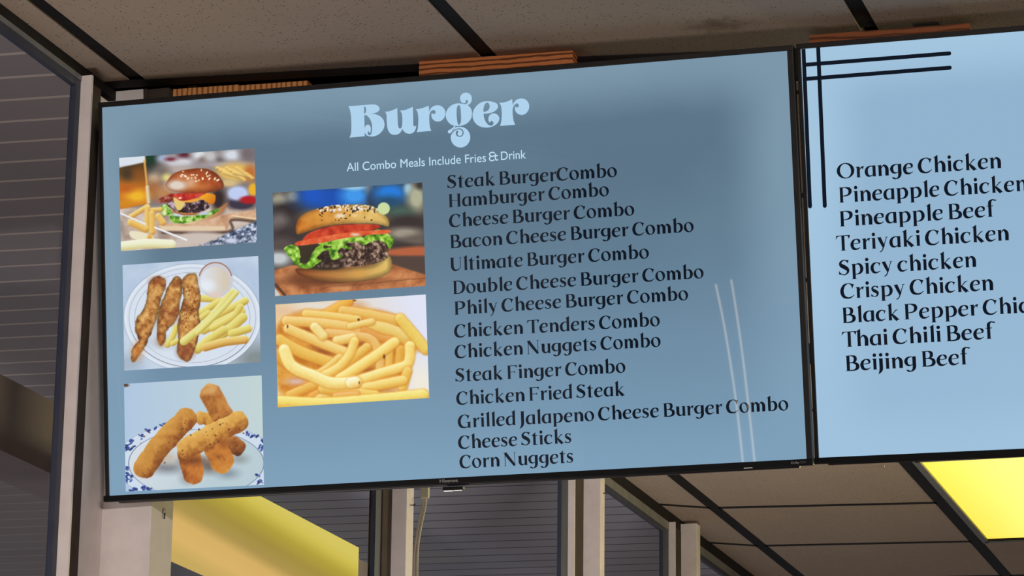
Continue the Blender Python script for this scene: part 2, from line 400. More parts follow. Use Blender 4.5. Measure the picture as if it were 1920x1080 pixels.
M['soffit_c'] = board_mat('porch_boards_left', rgb(156, 143, 138), rgb(166, 154, 148), rgb(196, 180, 168), .1245, .07, -.07)  # left and near boards: pale line colour paints their lit edges
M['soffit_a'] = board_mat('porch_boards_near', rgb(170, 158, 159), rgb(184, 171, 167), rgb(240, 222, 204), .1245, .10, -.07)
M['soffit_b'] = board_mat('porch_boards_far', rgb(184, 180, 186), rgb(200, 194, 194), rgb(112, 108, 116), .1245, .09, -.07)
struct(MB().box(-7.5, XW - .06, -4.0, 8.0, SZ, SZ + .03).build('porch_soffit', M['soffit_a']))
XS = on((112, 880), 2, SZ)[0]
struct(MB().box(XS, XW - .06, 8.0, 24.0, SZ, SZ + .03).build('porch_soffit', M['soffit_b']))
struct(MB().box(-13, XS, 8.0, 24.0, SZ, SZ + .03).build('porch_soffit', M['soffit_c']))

# ------------------------------------------------------------------ lettering: pen-drawn roman letters
def catmull(pts, n=7, closed=False):
    P = np.asarray(pts, float); out = []; m = len(P)
    segs = m if closed else m - 1
    for i in range(segs):
        if closed: a, b, c, d = P[(i - 1) % m], P[i], P[(i + 1) % m], P[(i + 2) % m]
        else: a, b, c, d = P[max(i - 1, 0)], P[i], P[min(i + 1, m - 1)], P[min(i + 2, m - 1)]
        for t in np.arange(n) / n:
            out.append(.5 * ((2 * b) + (-a + c) * t + (2 * a - 5 * b + 4 * c - d) * t * t + (-a + 3 * b - 3 * c + d) * t ** 3))
    if not closed: out.append(P[-1])
    return np.array(out)
def ribbon(pts, ws, n=7, low=.05, k=1.14):
    q = catmull([(x, y, w_) for (x, y), w_ in zip(pts, ws)], n)
    t = np.gradient(q[:, :2], axis=0); t /= np.linalg.norm(t, axis=1)[:, None] + 1e-9
    nrm = np.stack([-t[:, 1], t[:, 0]], 1) * (np.maximum(q[:, 2:3] * k, low) / 2)
    A, B = q[:, :2] + nrm, q[:, :2] - nrm
    return [[A[i], B[i], B[i + 1], A[i + 1]] for i in range(len(q) - 1)]
def bar(x0, x1, y, h): return [[(x0, y - h / 2), (x1, y - h / 2), (x1, y + h / 2), (x0, y + h / 2)]]
T, XH = .205, .72
def stem(x, y0, y1, top='small', bot='foot', w=T):
    q = [[(x, y0 + .04), (x + w, y0 + .04), (x + w, y1 - .16), (x, y1 - .16)]]
    if bot == 'foot': q.append([(x - .02, y0), (x + w + .045, y0), (x + w, y0 + .045), (x, y0 + .045)])
    elif bot == 'serif': q.append([(x - .08, y0), (x + w + .08, y0), (x + w, y0 + .045), (x, y0 + .045)])
    else: q.append([(x, y0), (x + w, y0), (x + w, y0 + .045), (x, y0 + .045)])
    if top == 'flag': q += [[(x, y1 - .165), (x + w, y1 - .165), (x + w, y1), (x + w - .03, y1), (x, y1 - .105)], [(x - .115, y1 - .15), (x, y1 - .165), (x + w - .03, y1), (x, y1 - .105)]]
    elif top == 'small': q += [[(x, y1 - .165), (x + w, y1 - .165), (x + w, y1), (x, y1 - .01)], [(x - .085, y1 - .015), (x, y1 - .075), (x + .05, y1 - .06), (x + .05, y1 - .005)]]
    elif top == 'serif': q.append([(x, y1 - .165), (x + w, y1 - .165), (x + w, y1 - .045), (x + w + .08, y1), (x - .08, y1), (x, y1 - .045)])
    elif top == 'left': q.append([(x, y1 - .165), (x + w, y1 - .165), (x + w, y1), (x - .08, y1), (x, y1 - .045)])
    else: q.append([(x, y1 - .165), (x + w, y1 - .165), (x + w, y1), (x, y1)])
    return q
def ring(cx, cy, rx, ry, ix, iy, rot):
    q = []; n = 40; c, s_ = math.cos(rot), math.sin(rot)
    def pt(a, rx, ry, r):
        x, y = rx * math.cos(a), ry * math.sin(a)
        return (cx + x * math.cos(r) - y * math.sin(r), cy + x * math.sin(r) + y * math.cos(r))
    for i in range(n):
        a, b = 2 * math.pi * i / n, 2 * math.pi * (i + 1) / n
        q.append([pt(a, rx, ry, 0), pt(b, rx, ry, 0), pt(b - rot, ix, iy, rot), pt(a - rot, ix, iy, rot)])
    return q
def disc(cx, cy, r, n=18): return [[(cx + r * math.cos(2 * math.pi * i / n), cy + r * math.sin(2 * math.pi * i / n)) for i in range(n)]]
BOWL_L = ([(.57, .665), (.38, .69), (.18, .57), (.105, .35), (.17, .12), (.36, .035), (.56, .13)], [.05, .06, .14, .195, .16, .075, .04])
BOWL_R = ([(.26, .58), (.44, .685), (.64, .61), (.735, .37), (.66, .14), (.46, .03), (.2, .035)], [.035, .065, .15, .195, .15, .06, .05])
ARCH = lambda x, xr: ribbon([(x, .50), (x + .14, .655), (xr - .03, .655), (xr + T / 2, .47), (xr + T / 2, .04)], [.03, .075, .13, T, T]) + stem(xr, 0, .3, 'none')
G = {}
G['a'] = (.77, ribbon(*BOWL_L) + stem(.535, 0, .72, 'none') + [[(.42, .70), (.535, .62), (.56, .72)]])
G['b'] = (.84, stem(.12, .02, 1.12, 'flag', 'none') + ribbon(*BOWL_R))
G['c'] = (.68, ribbon([(.56, .645), (.42, .69), (.20, .59), (.105, .36), (.19, .11), (.40, .04), (.66, .13)], [.07, .05, .14, .195, .16, .09, .025]) + [[(.44, .715), (.69, .655), (.655, .60), (.585, .43), (.56, .60), (.50, .655)]])
G['d'] = (.79, ribbon(*BOWL_L) + stem(.545, 0, 1.12, 'flag'))
G['e'] = (.69, ribbon([(.12, .395), (.40, .41), (.62, .435)], [.035, .04, .05]) + ribbon([(.605, .43), (.585, .60), (.40, .695), (.20, .59), (.105, .36), (.19, .11), (.42, .04), (.67, .14)], [.09, .14, .05, .13, .195, .17, .09, .025]))
G['f'] = (.50, stem(.13, 0, .92, 'none', 'serif') + ribbon([(.225, .80), (.26, .98), (.40, 1.085), (.55, 1.06)], [.19, .17, .07, .07]) + bar(.02, .46, .695, .05) + [[(.44, 1.11), (.68, 1.08), (.66, 1.02), (.58, .99), (.52, 1.05)]])
G['g'] = (.79, ribbon([(.57, .665), (.38, .69), (.18, .59), (.105, .41), (.18, .21), (.36, .13), (.56, .20)], [.05, .06, .14, .195, .15, .07, .04]) + ribbon([(.645, .70), (.645, .30), (.645, .05), (.58, -.13), (.42, -.24), (.22, -.21)], [T, T, T, .15, .06, .08]) + [[(.55, .70), (.74, .72), (.74, .62), (.55, .62)], [(.09, -.13), (.22, -.13), (.36, -.21), (.42, -.26), (.30, -.29), (.17, -.24)]])
G['h'] = (.84, stem(.12, 0, 1.12, 'flag') + ARCH(.30, .595))
G['i'] = (.34, stem(.09, 0, .71) + disc(.185, .93, .118))
G['j'] = (.34, ribbon([(.185, .68), (.185, .3), (.185, .04), (.13, -.13), (.0, -.30)], [T, T, T, .16, .02]) + stem(.09, .3, .71, 'small', 'none') + disc(.185, .93, .118))
G['k'] = (.82, stem(.12, 0, 1.12, 'flag') + ribbon([(.33, .40), (.50, .20), (.70, .0)], [.08, .18, .19]) + ribbon([(.29, .32), (.44, .47), (.62, .66)], [.05, .05, .06]) + [[(.58, .655), (.76, .72), (.74, .69), (.64, .60)], [(.58, 0), (.86, 0), (.76, .05), (.64, .05)]])
G['l'] = (.36, stem(.12, 0, 1.12, 'flag'))
G['m'] = (1.19, stem(.09, 0, .71) + ARCH(.27, .51) + ARCH(.69, .935))
G['n'] = (.80, stem(.09, 0, .71) + ARCH(.27, .55))
G['o'] = (.76, ring(.38, .355, .385, .385, .185, .325, .22))
G['p'] = (.84, stem(.10, -.29, .71, 'small', 'serif') + ribbon(*BOWL_R))
G['r'] = (.55, stem(.09, 0, .71) + ribbon([(.27, .46), (.36, .60), (.50, .675)], [.03, .06, .09]) + [[(.38, .67), (.46, .715), (.62, .72), (.555, .66), (.50, .48), (.46, .58)]])
s_path = [(.44, .60), (.33, .69), (.21, .685), (.105, .585), (.15, .455), (.30, .365), (.435, .26), (.43, .12), (.31, .035), (.18, .04), (.06, .12)]
s_w = [.05, .05, .07, .11, .16, .185, .16, .10, .055, .05, .05]
G['s'] = (.55, ribbon(s_path, s_w) + [[(.36, .715), (.51, .69), (.475, .53), (.43, .60)], [(.035, .23), (.0, .05), (.14, .02), (.09, .10)]])
G['S'] = (.77, ribbon([(.64, .83), (.46, .965), (.30, .955), (.145, .82), (.19, .65), (.40, .525), (.60, .375), (.625, .19), (.44, .035), (.26, .05), (.09, .16)], [.05, .055, .08, .14, .21, .235, .20, .13, .06, .055, .05]) + [[(.50, .99), (.73, .965), (.68, .88), (.66, .74), (.60, .83)], [(.045, .32), (.0, .07), (.18, .03), (.12, .14)]])
G['t'] = (.51, stem(.13, 0, .72, 'none', 'none') + [[(.0, .71), (.13, .66), (.32, .66), (.32, .96), (.26, .90), (.15, .80)], [(.32, .72), (.50, .72), (.49, .67), (.32, .665)], [(.13, .0), (.40, -.005), (.52, .05), (.40, .045), (.13, .06)]])
G['u'] = (.77, ribbon([(.175, .66), (.175, .40), (.18, .22), (.26, .08), (.40, .04), (.56, .13)], [T, T, T, .14, .075, .04]) + stem(.08, .5, .72, 'small', 'none') + stem(.54, 0, .72))
G['y'] = (.75, ribbon([(.14, .70), (.28, .40), (.43, .08)], [.19, .19, .15]) + ribbon([(.645, .70), (.52, .36), (.40, .04), (.30, -.16), (.16, -.235)], [.045, .05, .07, .06, .07]) + [[(-.02, .72), (.32, .72), (.22, .665), (.06, .665)], [(.53, .72), (.78, .72), (.69, .68), (.60, .68)]])
capst = lambda x=.10, **kw: stem(x, 0, 1.0, kw.get('top', 'left'), kw.get('bot', 'none')) + ([[(x - .09, 0), (x + .1, 0), (x + .1, .045), (x, .045)]] if kw.get('bot') is None else [])
G['B'] = (.92, capst() + ribbon([(.20, .975), (.46, .975), (.655, .87), (.66, .66), (.50, .535), (.2, .515)], [.05, .06, .18, .17, .07, .035]) + ribbon([(.2, .525), (.54, .515), (.78, .40), (.80, .19), (.60, .045), (.2, .025)], [.035, .07, .18, .2, .09, .05]))
G['C'] = (.95, ribbon([(.80, .875), (.66, .955), (.50, .965), (.25, .83), (.115, .5), (.21, .17), (.46, .035), (.70, .055), (.93, .20)], [.08, .06, .05, .15, .21, .19, .10, .08, .02]) + [[(.56, .99), (.95, .90), (.90, .82), (.81, .60), (.77, .79), (.70, .88)]])
G['D'] = (1.02, capst() + ribbon([(.2, .975), (.50, .965), (.78, .83), (.905, .5), (.78, .17), (.50, .035), (.2, .025)], [.05, .06, .15, .215, .15, .06, .05]))
G['F'] = (.85, stem(.10, 0, 1.0, 'left', 'serif') + bar(.2, .74, .975, .05) + bar(.25, .62, .50, .045) + [[(.60, 1.0), (.86, 1.0), (.83, .92), (.80, .77), (.74, .90)], [(.60, .515), (.70, .62), (.675, .5), (.70, .37), (.60, .485)]])
G['G'] = (1.10, ribbon([(.80, .875), (.66, .955), (.50, .965), (.25, .83), (.115, .5), (.21, .17), (.46, .035), (.68, .04), (.84, .07)], [.08, .06, .05, .15, .21, .19, .10, .06, .05]) + [[(.56, .99), (.95, .90), (.90, .82), (.81, .60), (.77, .79), (.70, .88)]] + stem(.80, 0, .42, 'none', 'foot') + [[(.58, .43), (1.08, .44), (.99, .385), (.80, .385)]])
G['H'] = (1.03, stem(.09, 0, 1.0, 'serif', 'serif') + stem(.75, 0, 1.0, 'serif', 'serif') + bar(.25, .8, .5, .04))
G['J'] = (.42, ribbon([(.24, .95), (.24, .5), (.24, .10), (.17, -.10), (.0, -.29)], [T, T, T, .15, .02]) + [[(.04, 1.0), (.44, 1.0), (.335, .95), (.145, .95)]])
G['N'] = (1.08, bar(.1, .155, .5, 1.0) + ribbon([(.14, .97), (.50, .50), (.90, .02)], [.2, .2, .16]) + bar(.88, .925, .5, 1.0) + [[(-.02, 1.0), (.24, 1.0), (.20, .95), (.06, .95)], [(.76, 1.0), (1.05, 1.0), (.93, .96), (.88, .96)], [(-.0, 0), (.26, 0), (.155, .04), (.1, .04)]])
G['O'] = (1.20, ring(.60, .495, .60, .515, .37, .455, .20))
G['P'] = (.93, stem(.10, 0, 1.0, 'left', 'serif') + ribbon([(.2, .975), (.50, .97), (.75, .86), (.79, .66), (.62, .47), (.2, .41)], [.05, .065, .18, .195, .09, .035]))
G['T'] = (.97, stem(.39, 0, 1.0, 'none', 'serif') + bar(.06, .92, .975, .05) + [[(.05, 1.0), (.0, .72), (.05, .80), (.16, .93), (.24, .95)], [(.93, 1.0), (.985, .97), (.90, .73), (.87, .83), (.80, .93)]])
G['U'] = (.97, ribbon([(.17, .95), (.17, .55), (.19, .26), (.33, .06), (.52, .04), (.72, .12), (.82, .34), (.82, .98)], [.2, .2, .2, .14, .09, .05, .04, .04]) + [[(-.02, 1.0), (.36, 1.0), (.27, .94), (.07, .94)], [(.69, 1.0), (.95, 1.0), (.86, .96), (.78, .96)]])
GAP, SPACE = .075, .24
KERN = {('T', 'h'): -.14, ('r', 'C'): -.06, ('r', 'g'): -.03, ('e', ' '): 0, ('T', 'e'): -.06, ('f', ' '): .1}
def layout(text):
    x = 0.0; polys = []
    for i, ch in enumerate(text):
        if ch == ' ': x += SPACE; continue
        wd, qs = G[ch]
        for q in qs: polys.append([(px + x, py) for px, py in q])
        x += wd + GAP + KERN.get((ch, text[i + 1] if i + 1 < len(text) else ''), 0)
    return polys, x - GAP

# ------------------------------------------------------------------ screens as planes in the room
def rodrigues(v):
    th = np.linalg.norm(v); a = v / th
    K = np.array([[0, -a[2], a[1]], [a[2], 0, -a[0]], [-a[1], a[0], 0]])
    return np.eye(3) + math.sin(th) * K + (1 - math.cos(th)) * K @ K
SW, SH = 1.2176, 0.6849          # lit area of a 55 inch panel
class Screen:
    def __init__(s, rv, t):
        s.R = rodrigues(np.array(rv)); s.t = np.array(t); s.n = s.R[:, 1]
        s.mw = Matrix.Translation(Vector(s.t)) @ Matrix(s.R.tolist()).to_4x4()
    def uv(s, p):
        q = s.R.T @ (on_plane(p, s.t, s.n) - s.t); return np.array([q[0], q[2]])
TV1 = Screen((.143, -.010, .0618), (-1.6547, 4.9002, 3.0256))
TV2 = Screen((.1875, .006, .0115), (-.422, 4.9715, 3.0391))

def flat(name, polys, mat, parent, y, tri=False):
    """flat shapes on a screen, in screen coordinates (u right, v up)"""
    bm = bmesh.new()
    for q in polys:
        p = [(float(a[0]), float(a[1])) for a in q]
        ar = sum(p[i][0] * p[(i + 1) % len(p)][1] - p[(i + 1) % len(p)][0] * p[i][1] for i in range(len(p)))
        if abs(ar) < 1e-12: continue
        if ar < 0: p = p[::-1]
        f = bm.faces.new([bm.verts.new((a, y, b)) for a, b in p])
        f.normal_update()
        if len(p) > 4: bmesh.ops.triangulate(bm, faces=[f])
    me = bpy.data.meshes.new(name); bm.to_mesh(me); bm.free(); me.materials.append(mat)
    o = bpy.data.objects.new(name, me); col.objects.link(o); o.parent = parent
    return o
def outline(name, contours, mat, parent, y):
    """filled outlines with holes (even-odd) on a screen"""
    cu = bpy.data.curves.new(name, 'CURVE'); cu.dimensions = '2D'; cu.fill_mode = 'BOTH'
    for c in contours:
        sp = cu.splines.new('POLY'); sp.points.add(len(c) - 1); sp.use_cyclic_u = True
        for p, q in zip(sp.points, c): p.co = (q[0], q[1], 0, 1)
    tmp = bpy.data.objects.new(name, cu); col.objects.link(tmp)
    dg = bpy.context.evaluated_depsgraph_get(); dg.update()
    me = bpy.data.meshes.new_from_object(tmp.evaluated_get(dg))
    bpy.data.objects.remove(tmp)
    for v in me.vertices: v.co = (v.co.x, y, v.co.y)
    me.materials.clear(); me.materials.append(mat); me.name = name
    if me.polygons and me.polygons[0].normal.y > 0: me.flip_normals()
    o = bpy.data.objects.new(name, me); col.objects.link(o); o.parent = parent
    return o
def corners(c):
    """closed contour with smooth points; a third entry marks a sharp corner"""
    idx = [i for i, p in enumerate(c) if len(p) > 2]
    if not idx: return catmull([p[:2] for p in c], 6, True)
    out = []; n = len(c)
    for a, b in zip(idx, idx[1:] + [idx[0] + n]):
        seg = [c[i % n][:2] for i in range(a, b + 1)]
        out.append(catmull(seg, 6)[:-1] if len(seg) > 2 else np.array([seg[0]], float))
    return np.concatenate(out)
def menu_line(scr, text, a, b, cap, mat, parent, y=-.0007):
    polys, W = layout(text)
    A, B = scr.uv(a), scr.uv(b)
    e = (B - A); sx = np.linalg.norm(e) / W; e = e / np.linalg.norm(e)
    f = np.array([-e[1], e[0]])
    o = flat('menu_line', [[A + e * (p[0] * sx) + f * (p[1] * cap) for p in q] for q in polys], mat, parent, y)
    tag(o, 'dark menu line reading ' + text)
    return o, sx
def font_text(name, body, mat, parent, scr, a, b, cap, y, thick=0.0):
    cu = bpy.data.curves.new(name, 'FONT'); cu.body = body; cu.size = 1.0; cu.offset = thick
    tmp = bpy.data.objects.new(name, cu); col.objects.link(tmp)
    dg = bpy.context.evaluated_depsgraph_get(); dg.update()
    me = bpy.data.meshes.new_from_object(tmp.evaluated_get(dg)); bpy.data.objects.remove(tmp)
    xs = [v.co.x for v in me.vertices]; x0, x1 = min(xs), max(xs)
    A, B = scr.uv(a), scr.uv(b); e = B - A; sx = np.linalg.norm(e) / (x1 - x0); e /= np.linalg.norm(e); f = np.array([-e[1], e[0]])
    sy = cap / .73
    for v in me.vertices:
        q = A + e * (v.co.x - x0) * sx + f * v.co.y * sy; v.co = (q[0], y, q[1])
    me.materials.clear(); me.materials.append(mat); me.name = name
    if me.polygons and me.polygons[0].normal.y > 0: me.flip_normals()
    o = bpy.data.objects.new(name, me); col.objects.link(o); o.parent = parent
    return o

# ------------------------------------------------------------------ the two televisions
def television(scr, label, back):
    root = empty('television', scr.mw @ Matrix.Translation((0, 0, -SH / 2 - .02)))
    up = .02 + SH / 2
    W2, H2 = SW / 2, SH / 2
    inv = Matrix.Translation((0, 0, up))
    def part(mb, name, mat, par=root):
        o = mb.build(name, mat, par)
        if par is root: o.matrix_local = inv
        return o
    s = MB(); s.bm.faces.new([s.bm.verts.new(p) for p in ((-W2, 0, -H2), (W2, 0, -H2), (W2, 0, H2), (-W2, 0, H2))])
    screen = part(s, 'screen', back)
    for f in screen.data.polygons: pass
    if screen.data.polygons[0].normal.y > 0: screen.data.flip_normals()
    L, Rr, Tp = .0068, .0100, .0090
    b = MB()
    b.box(-W2 - L, W2 + Rr, -.003, .020, H2, H2 + Tp, .0008)
    b.box(-W2 - L, -W2, -.003, .020, -H2 - .004, H2, .0008)
    b.box(W2, W2 + Rr, -.003, .020, -H2 - .004, H2, .0008)
    part(b, 'bezel', M['side'])
    part(MB().box(-W2 - L - .0028, W2 + Rr + .001, -.006, .010, -H2 - .0105, -H2, .0012), 'bottom_bar', M['bezel'])
    h = MB()
    h.box(-W2 + .012, W2 + .003, .0205, .032, -H2 - .008, H2 + .003, .001)
    h.box(-W2 + .10, W2 - .10, .032, .062, -H2 - .002, .12, .008)
    h.box(-W2 + .012, W2 - .014, .010, .022, -H2 - .0128, -H2 - .004, .002)
    part(h, 'rear_housing', M['housing'])
    return root, screen, part
tag_tv = lambda o, l: tag(o, l, 'television', 'menu screens under the ceiling')
BACK1 = backlight('grey_blue_backlight', SW, SH, rgb(92, 118, 138), rgb(124, 152, 172), rgb(128, 164, 192), .75)
BACK2 = backlight('pale_blue_backlight', SW, SH, rgb(148, 182, 210), rgb(166, 200, 226), rgb(160, 194, 222), .6)
tv1, scr1, part1 = television(TV1, '', BACK1)
tag_tv(tv1, 'large grey-blue menu screen headed Burger with five food pictures')
tv2, scr2, part2 = television(TV2, '', BACK2)
tag_tv(tv2, 'pale blue menu screen at the right listing Orange Chicken first')

# --- burger screen: title
def z(ox, oy, sc): return lambda c: [TV1.uv((ox + p[0] / sc, oy + p[1] / sc)) for p in corners(c)]
zB, zU, zG, zE = z(640, 175, 11.3625), z(715, 180, 12), z(830, 165, 9.385), z(880, 170, 12)
B_out = [(148, 275, 1), (320, 265), (480, 252), (680, 238), (770, 262), (818, 325), (790, 385), (720, 420), (625, 438, 1), (720, 445), (820, 485), (895, 560), (922, 660), (900, 760), (830, 850), (740, 905), (640, 922), (560, 905), (520, 870), (500, 838, 1), (500, 915, 1), (175, 945, 1), (205, 870), (215, 750), (215, 600), (208, 480), (190, 370), (170, 310)]
B_h1 = [(482, 280, 1), (502, 280), (525, 310), (532, 360), (520, 415), (486, 440, 1)]
B_h2 = [(490, 465, 1), (540, 472), (600, 530), (640, 610), (658, 700), (655, 800), (635, 870), (605, 898), (575, 880), (564, 840), (580, 808), (594, 828), (605, 850), (625, 820), (632, 760), (620, 705), (585, 670), (545, 675), (512, 705), (500, 770, 1)]
u_out = [(80, 355, 1), (180, 345), (280, 310), (360, 272, 1), (365, 400), (372, 560), (378, 660), (395, 715), (425, 732), (455, 715), (470, 660), (475, 560), (470, 440), (455, 380), (425, 330, 1), (520, 320), (620, 285), (708, 245, 1), (715, 400), (720, 560), (722, 650), (745, 682), (770, 680), (790, 655, 1), (775, 740), (740, 805), (690, 840), (630, 850), (560, 835), (505, 790), (475, 740, 1), (440, 810), (380, 860), (300, 875), (230, 860), (175, 810), (145, 740), (130, 640), (122, 520), (120, 440), (105, 385)]
r_out = [(780, 300, 1), (880, 285), (980, 255), (1068, 218, 1), (1080, 355, 1), (1110, 290), (1160, 240), (1240, 212), (1330, 220), (1405, 275), (1440, 350), (1435, 440), (1395, 520), (1330, 565), (1260, 575), (1190, 550), (1145, 500), (1128, 440), (1135, 400), (1150, 385, 1), (1170, 405), (1195, 408), (1218, 385), (1220, 350), (1195, 322), (1160, 320), (1120, 345), (1090, 400), (1080, 470), (1082, 560), (1090, 660), (1105, 730), (1128, 785, 1), (800, 815, 1), (822, 740), (832, 640), (835, 520), (828, 420), (812, 350)]
g_out = [(200, 285), (285, 272), (350, 280), (412, 286, 1), (440, 264), (449, 238), (437, 215), (415, 213), (402, 230), (407, 252), (390, 267), (355, 266), (322, 237), (308, 185), (320, 135), (360, 95), (410, 82), (460, 95), (500, 130), (515, 190), (505, 240), (475, 285), (440, 302, 1), (482, 338), (510, 390), (517, 460), (500, 540), (440, 615), (360, 655), (290, 670), (195, 662), (125, 625), (75, 560), (55, 480), (70, 410), (120, 335)]
g_h = [(284, 300), (306, 320), (318, 370), (324, 460), (326, 560), (315, 620), (292, 650), (270, 630), (256, 570), (247, 480), (248, 380), (260, 325)]
g_lo = [(315 + 172 * math.cos(a), 867 + 181 * math.sin(a)) for a in np.linspace(0, 2 * math.pi, 28, endpoint=False)]
g_ball = [(130 + 38 * math.cos(a), 766 + 34 * math.sin(a) - 8 * math.cos(a)) for a in np.linspace(0, 2 * math.pi, 16, endpoint=False)]
e_out = [(400, 240), (300, 252), (200, 310), (120, 400), (80, 500), (78, 590), (110, 690), (180, 770), (280, 820), (400, 832), (500, 815), (590, 770), (650, 710), (678, 640), (670, 590), (630, 540), (570, 512), (510, 518), (455, 560), (432, 620), (440, 690), (460, 722, 1), (475, 695), (505, 682), (538, 705), (545, 745), (520, 780), (480, 790), (425, 765), (370, 700), (335, 610), (322, 515, 1), (360, 518), (430, 512), (520, 490), (590, 450), (640, 390), (645, 340), (610, 285), (530, 252), (460, 242)]
e_h = [(318, 478, 1), (322, 400), (340, 330), (370, 285), (400, 270), (435, 285), (458, 330), (455, 390), (430, 435), (380, 468)]
r2_out = [(675, 275, 1), (780, 265), (880, 235), (965, 190, 1), (978, 325, 1), (1010, 265), (1060, 210), (1130, 182), (1200, 178), (1280, 210), (1335, 280), (1350, 360), (1330, 440), (1280, 510), (1220, 542), (1160, 545), (1090, 520), (1045, 470), (1028, 410), (1035, 370), (1048, 355, 1), (1060, 375), (1085, 380), (1110, 360), (1115, 325), (1095, 295), (1060, 290), (1020, 320), (990, 370), (975, 440), (978, 540), (990, 640), (1005, 700), (1032, 755, 1), (1020, 770, 1), (695, 795, 1), (718, 710), (730, 600), (732, 480), (722, 380), (705, 320)]
def letter(cs, f): return tag(outline('title_letter', [f(c) for c in cs], M['white_ink'], scr1, -.0008), 'pale rounded letter of the title word Burger')
letter([B_out, B_h1, B_h2], zB); letter([u_out], zU); letter([r_out], zU)
letter([e_out, e_h], zE); letter([r2_out], zE)
gl = letter([g_out, g_h], zG)
g2 = letter([g_lo], zG)
# the tail of the g: ball, link, and the curl left open to the screen behind
tail = [TV1.uv((830 + p[0] / 9.385, 165 + p[1] / 9.385)) for p in g_ball]
lk = [[TV1.uv((830 + p[0] / 9.385, 165 + p[1] / 9.385)) for p in q] for q in ribbon([(222, 655), (190, 705), (150, 745)], [20, 22, 40], 5, 0, 1)]
band = [[TV1.uv((830 + p[0] / 9.385, 165 + p[1] / 9.385)) for p in q] for q in ribbon([(168, 738), (215, 706), (280, 694)], [8, 14, 20], 5, 0, 1)]
flat('title_letter', [tail] + lk + band, M['white_ink'], scr1, -.0008)
spiral = ribbon([(128, 836), (165, 792), (205, 752), (255, 727), (310, 722), (352, 752), (362, 798), (342, 840), (300, 853), (262, 838), (250, 806), (258, 775), (276, 776)], [30, 20, 16, 17, 20, 20, 20, 18, 17, 22, 30, 38, 30], 6, 0, 1)
cut = flat('title_letter', [[TV1.uv((830 + p[0] / 9.385, 165 + p[1] / 9.385)) for p in q] for q in spiral], BACK1, scr1, -.0012)
tag(cut, 'curl inside the tail of the letter g')

# --- burger screen: subtitle
px = TV1.uv((960, 300)); CAPS = .0156
s1 = font_text('subtitle', 'All Combo Meals Include Fries', M['white_ink_2'], scr1, TV1, (650.3, 321.6), (911.4, 303.2), CAPS, -.0007)
tag(s1, 'white small line under the title')
font_text('subtitle', 'Drink', M['white_ink_2'], scr1, TV1, (939.8, 300.3), (986.2, 296.9), CAPS, -.0007)
mono = lambda pts, wd=15: ribbon(pts, [wd] * len(pts), 6, 0, 1)
mono = lambda pts, wd=21: ribbon(pts, [wd] * len(pts), 6, 0, 1)
et = mono([(1190, 225), (1150, 208), (1105, 222), (1092, 255), (1120, 282), (1165, 280)]) + mono([(1120, 282), (1092, 315), (1100, 355), (1140, 368), (1185, 350)]) + mono([(1205, 235), (1202, 300), (1208, 345), (1232, 356), (1255, 345)]) + mono([(1165, 280), (1250, 270)])
flat('subtitle', [[TV1.uv((810 + p[0] / 10.105, 265 + p[1] / 10.105)) for p in q] for q in et], M['white_ink_2'], scr1, -.0007)

# --- burger screen: the fourteen dishes
CAP1 = .0226
for text, a, b in [
    ('Steak BurgerCombo', (838.8, 353.5), (1157, 331.3)), ('Hamburger Combo', (841.2, 389), (1142, 367)),
    ('Cheese Burger Combo', (842.4, 426.4), (1189.6, 403.4)), ('Bacon Cheese Burger Combo', (844, 465.7), (1301, 434.2)),
    ('Ultimate Burger Combo', (844.6, 508.3), (1217, 484)), ('Double Cheese Burger Combo', (849.2, 551.6), (1319.6, 521.3)),
    ('Phily Cheese Burger Combo', (852, 590.5), (1290.6, 562.3)), ('Chicken Tenders Combo', (852, 633.2), (1237.4, 611)),
    ('Chicken Nuggets Combo', (853, 672), (1239, 649.8)), ('Steak Finger Combo', (854, 716.1), (1173, 698.3)),
    ('Chicken Fried Steak', (856, 759.3), (1171.5, 741.6)), ('Grilled Jalapeno Cheese Burger Combo', (859, 802.9), (1478.5, 768.9)),
    ('Cheese Sticks', (859.5, 842), (1072, 830.4)), ('Corn Nuggets', (862, 878.4), (1075.5, 867.5))]:
    menu_line(TV1, text, a, b, CAP1, M['dark_ink'], scr1)

# --- chicken screen: the dishes and the crossing bars
CAP2 = .0255; sx = None
for text, a, b in [
    ('Orange Chicken', (1569.6, 335.4), (1878, 315)), ('Pineapple Chicken', (1573, 380.4), (1927, 357.5)),
    ('Pineapple Beef', (1574.2, 425), (1864.6, 406)), ('Teriyaki Chicken', (1568, 470.8), (1892.5, 450.4)),
    ('Spicy chicken', (1573, 516.7), (1831.2, 500.4)), ('Crispy Chicken', (1576.3, 560.4), (1863.3, 544)),
    ('Black Pepper Chicken', (1579.2, 606), (2003, 581.6)), ('Thai Chili Beef', (1579.2, 651), (1862.5, 635)),
    ('Beijing Beef', (1585.4, 696), (1815.5, 683))]:
    menu_line(TV2, text, a, b, CAP2, M['dark_ink_2'], scr2)
def pill(a, b, wd, r0=False, r1=True):
    A, B = TV2.uv(a), TV2.uv(b); q = ribbon([tuple(A), tuple((A + B) / 2), tuple(B)], [wd] * 3, 3, 0, 1)
    if r1: q += disc(B[0], B[1], wd / 2)
    # keep inside the lit panel
    return [[(max(p[0], -SW / 2), min(p[1], SH / 2)) for p in f] for f in q]
BW = .0068
for a, b in [((1505, 121.9), (1779.8, 100.2)), ((1505, 148.6), (1780.8, 127)), ((1534.1, 88.5), (1546.6, 386)), ((1506.6, 92), (1518.8, 387))]:
    tag(flat('accent_bar', pill(a, b, BW), M['dark_ink_2'], scr2, -.0006), 'dark rounded bar crossing the corner of the screen')

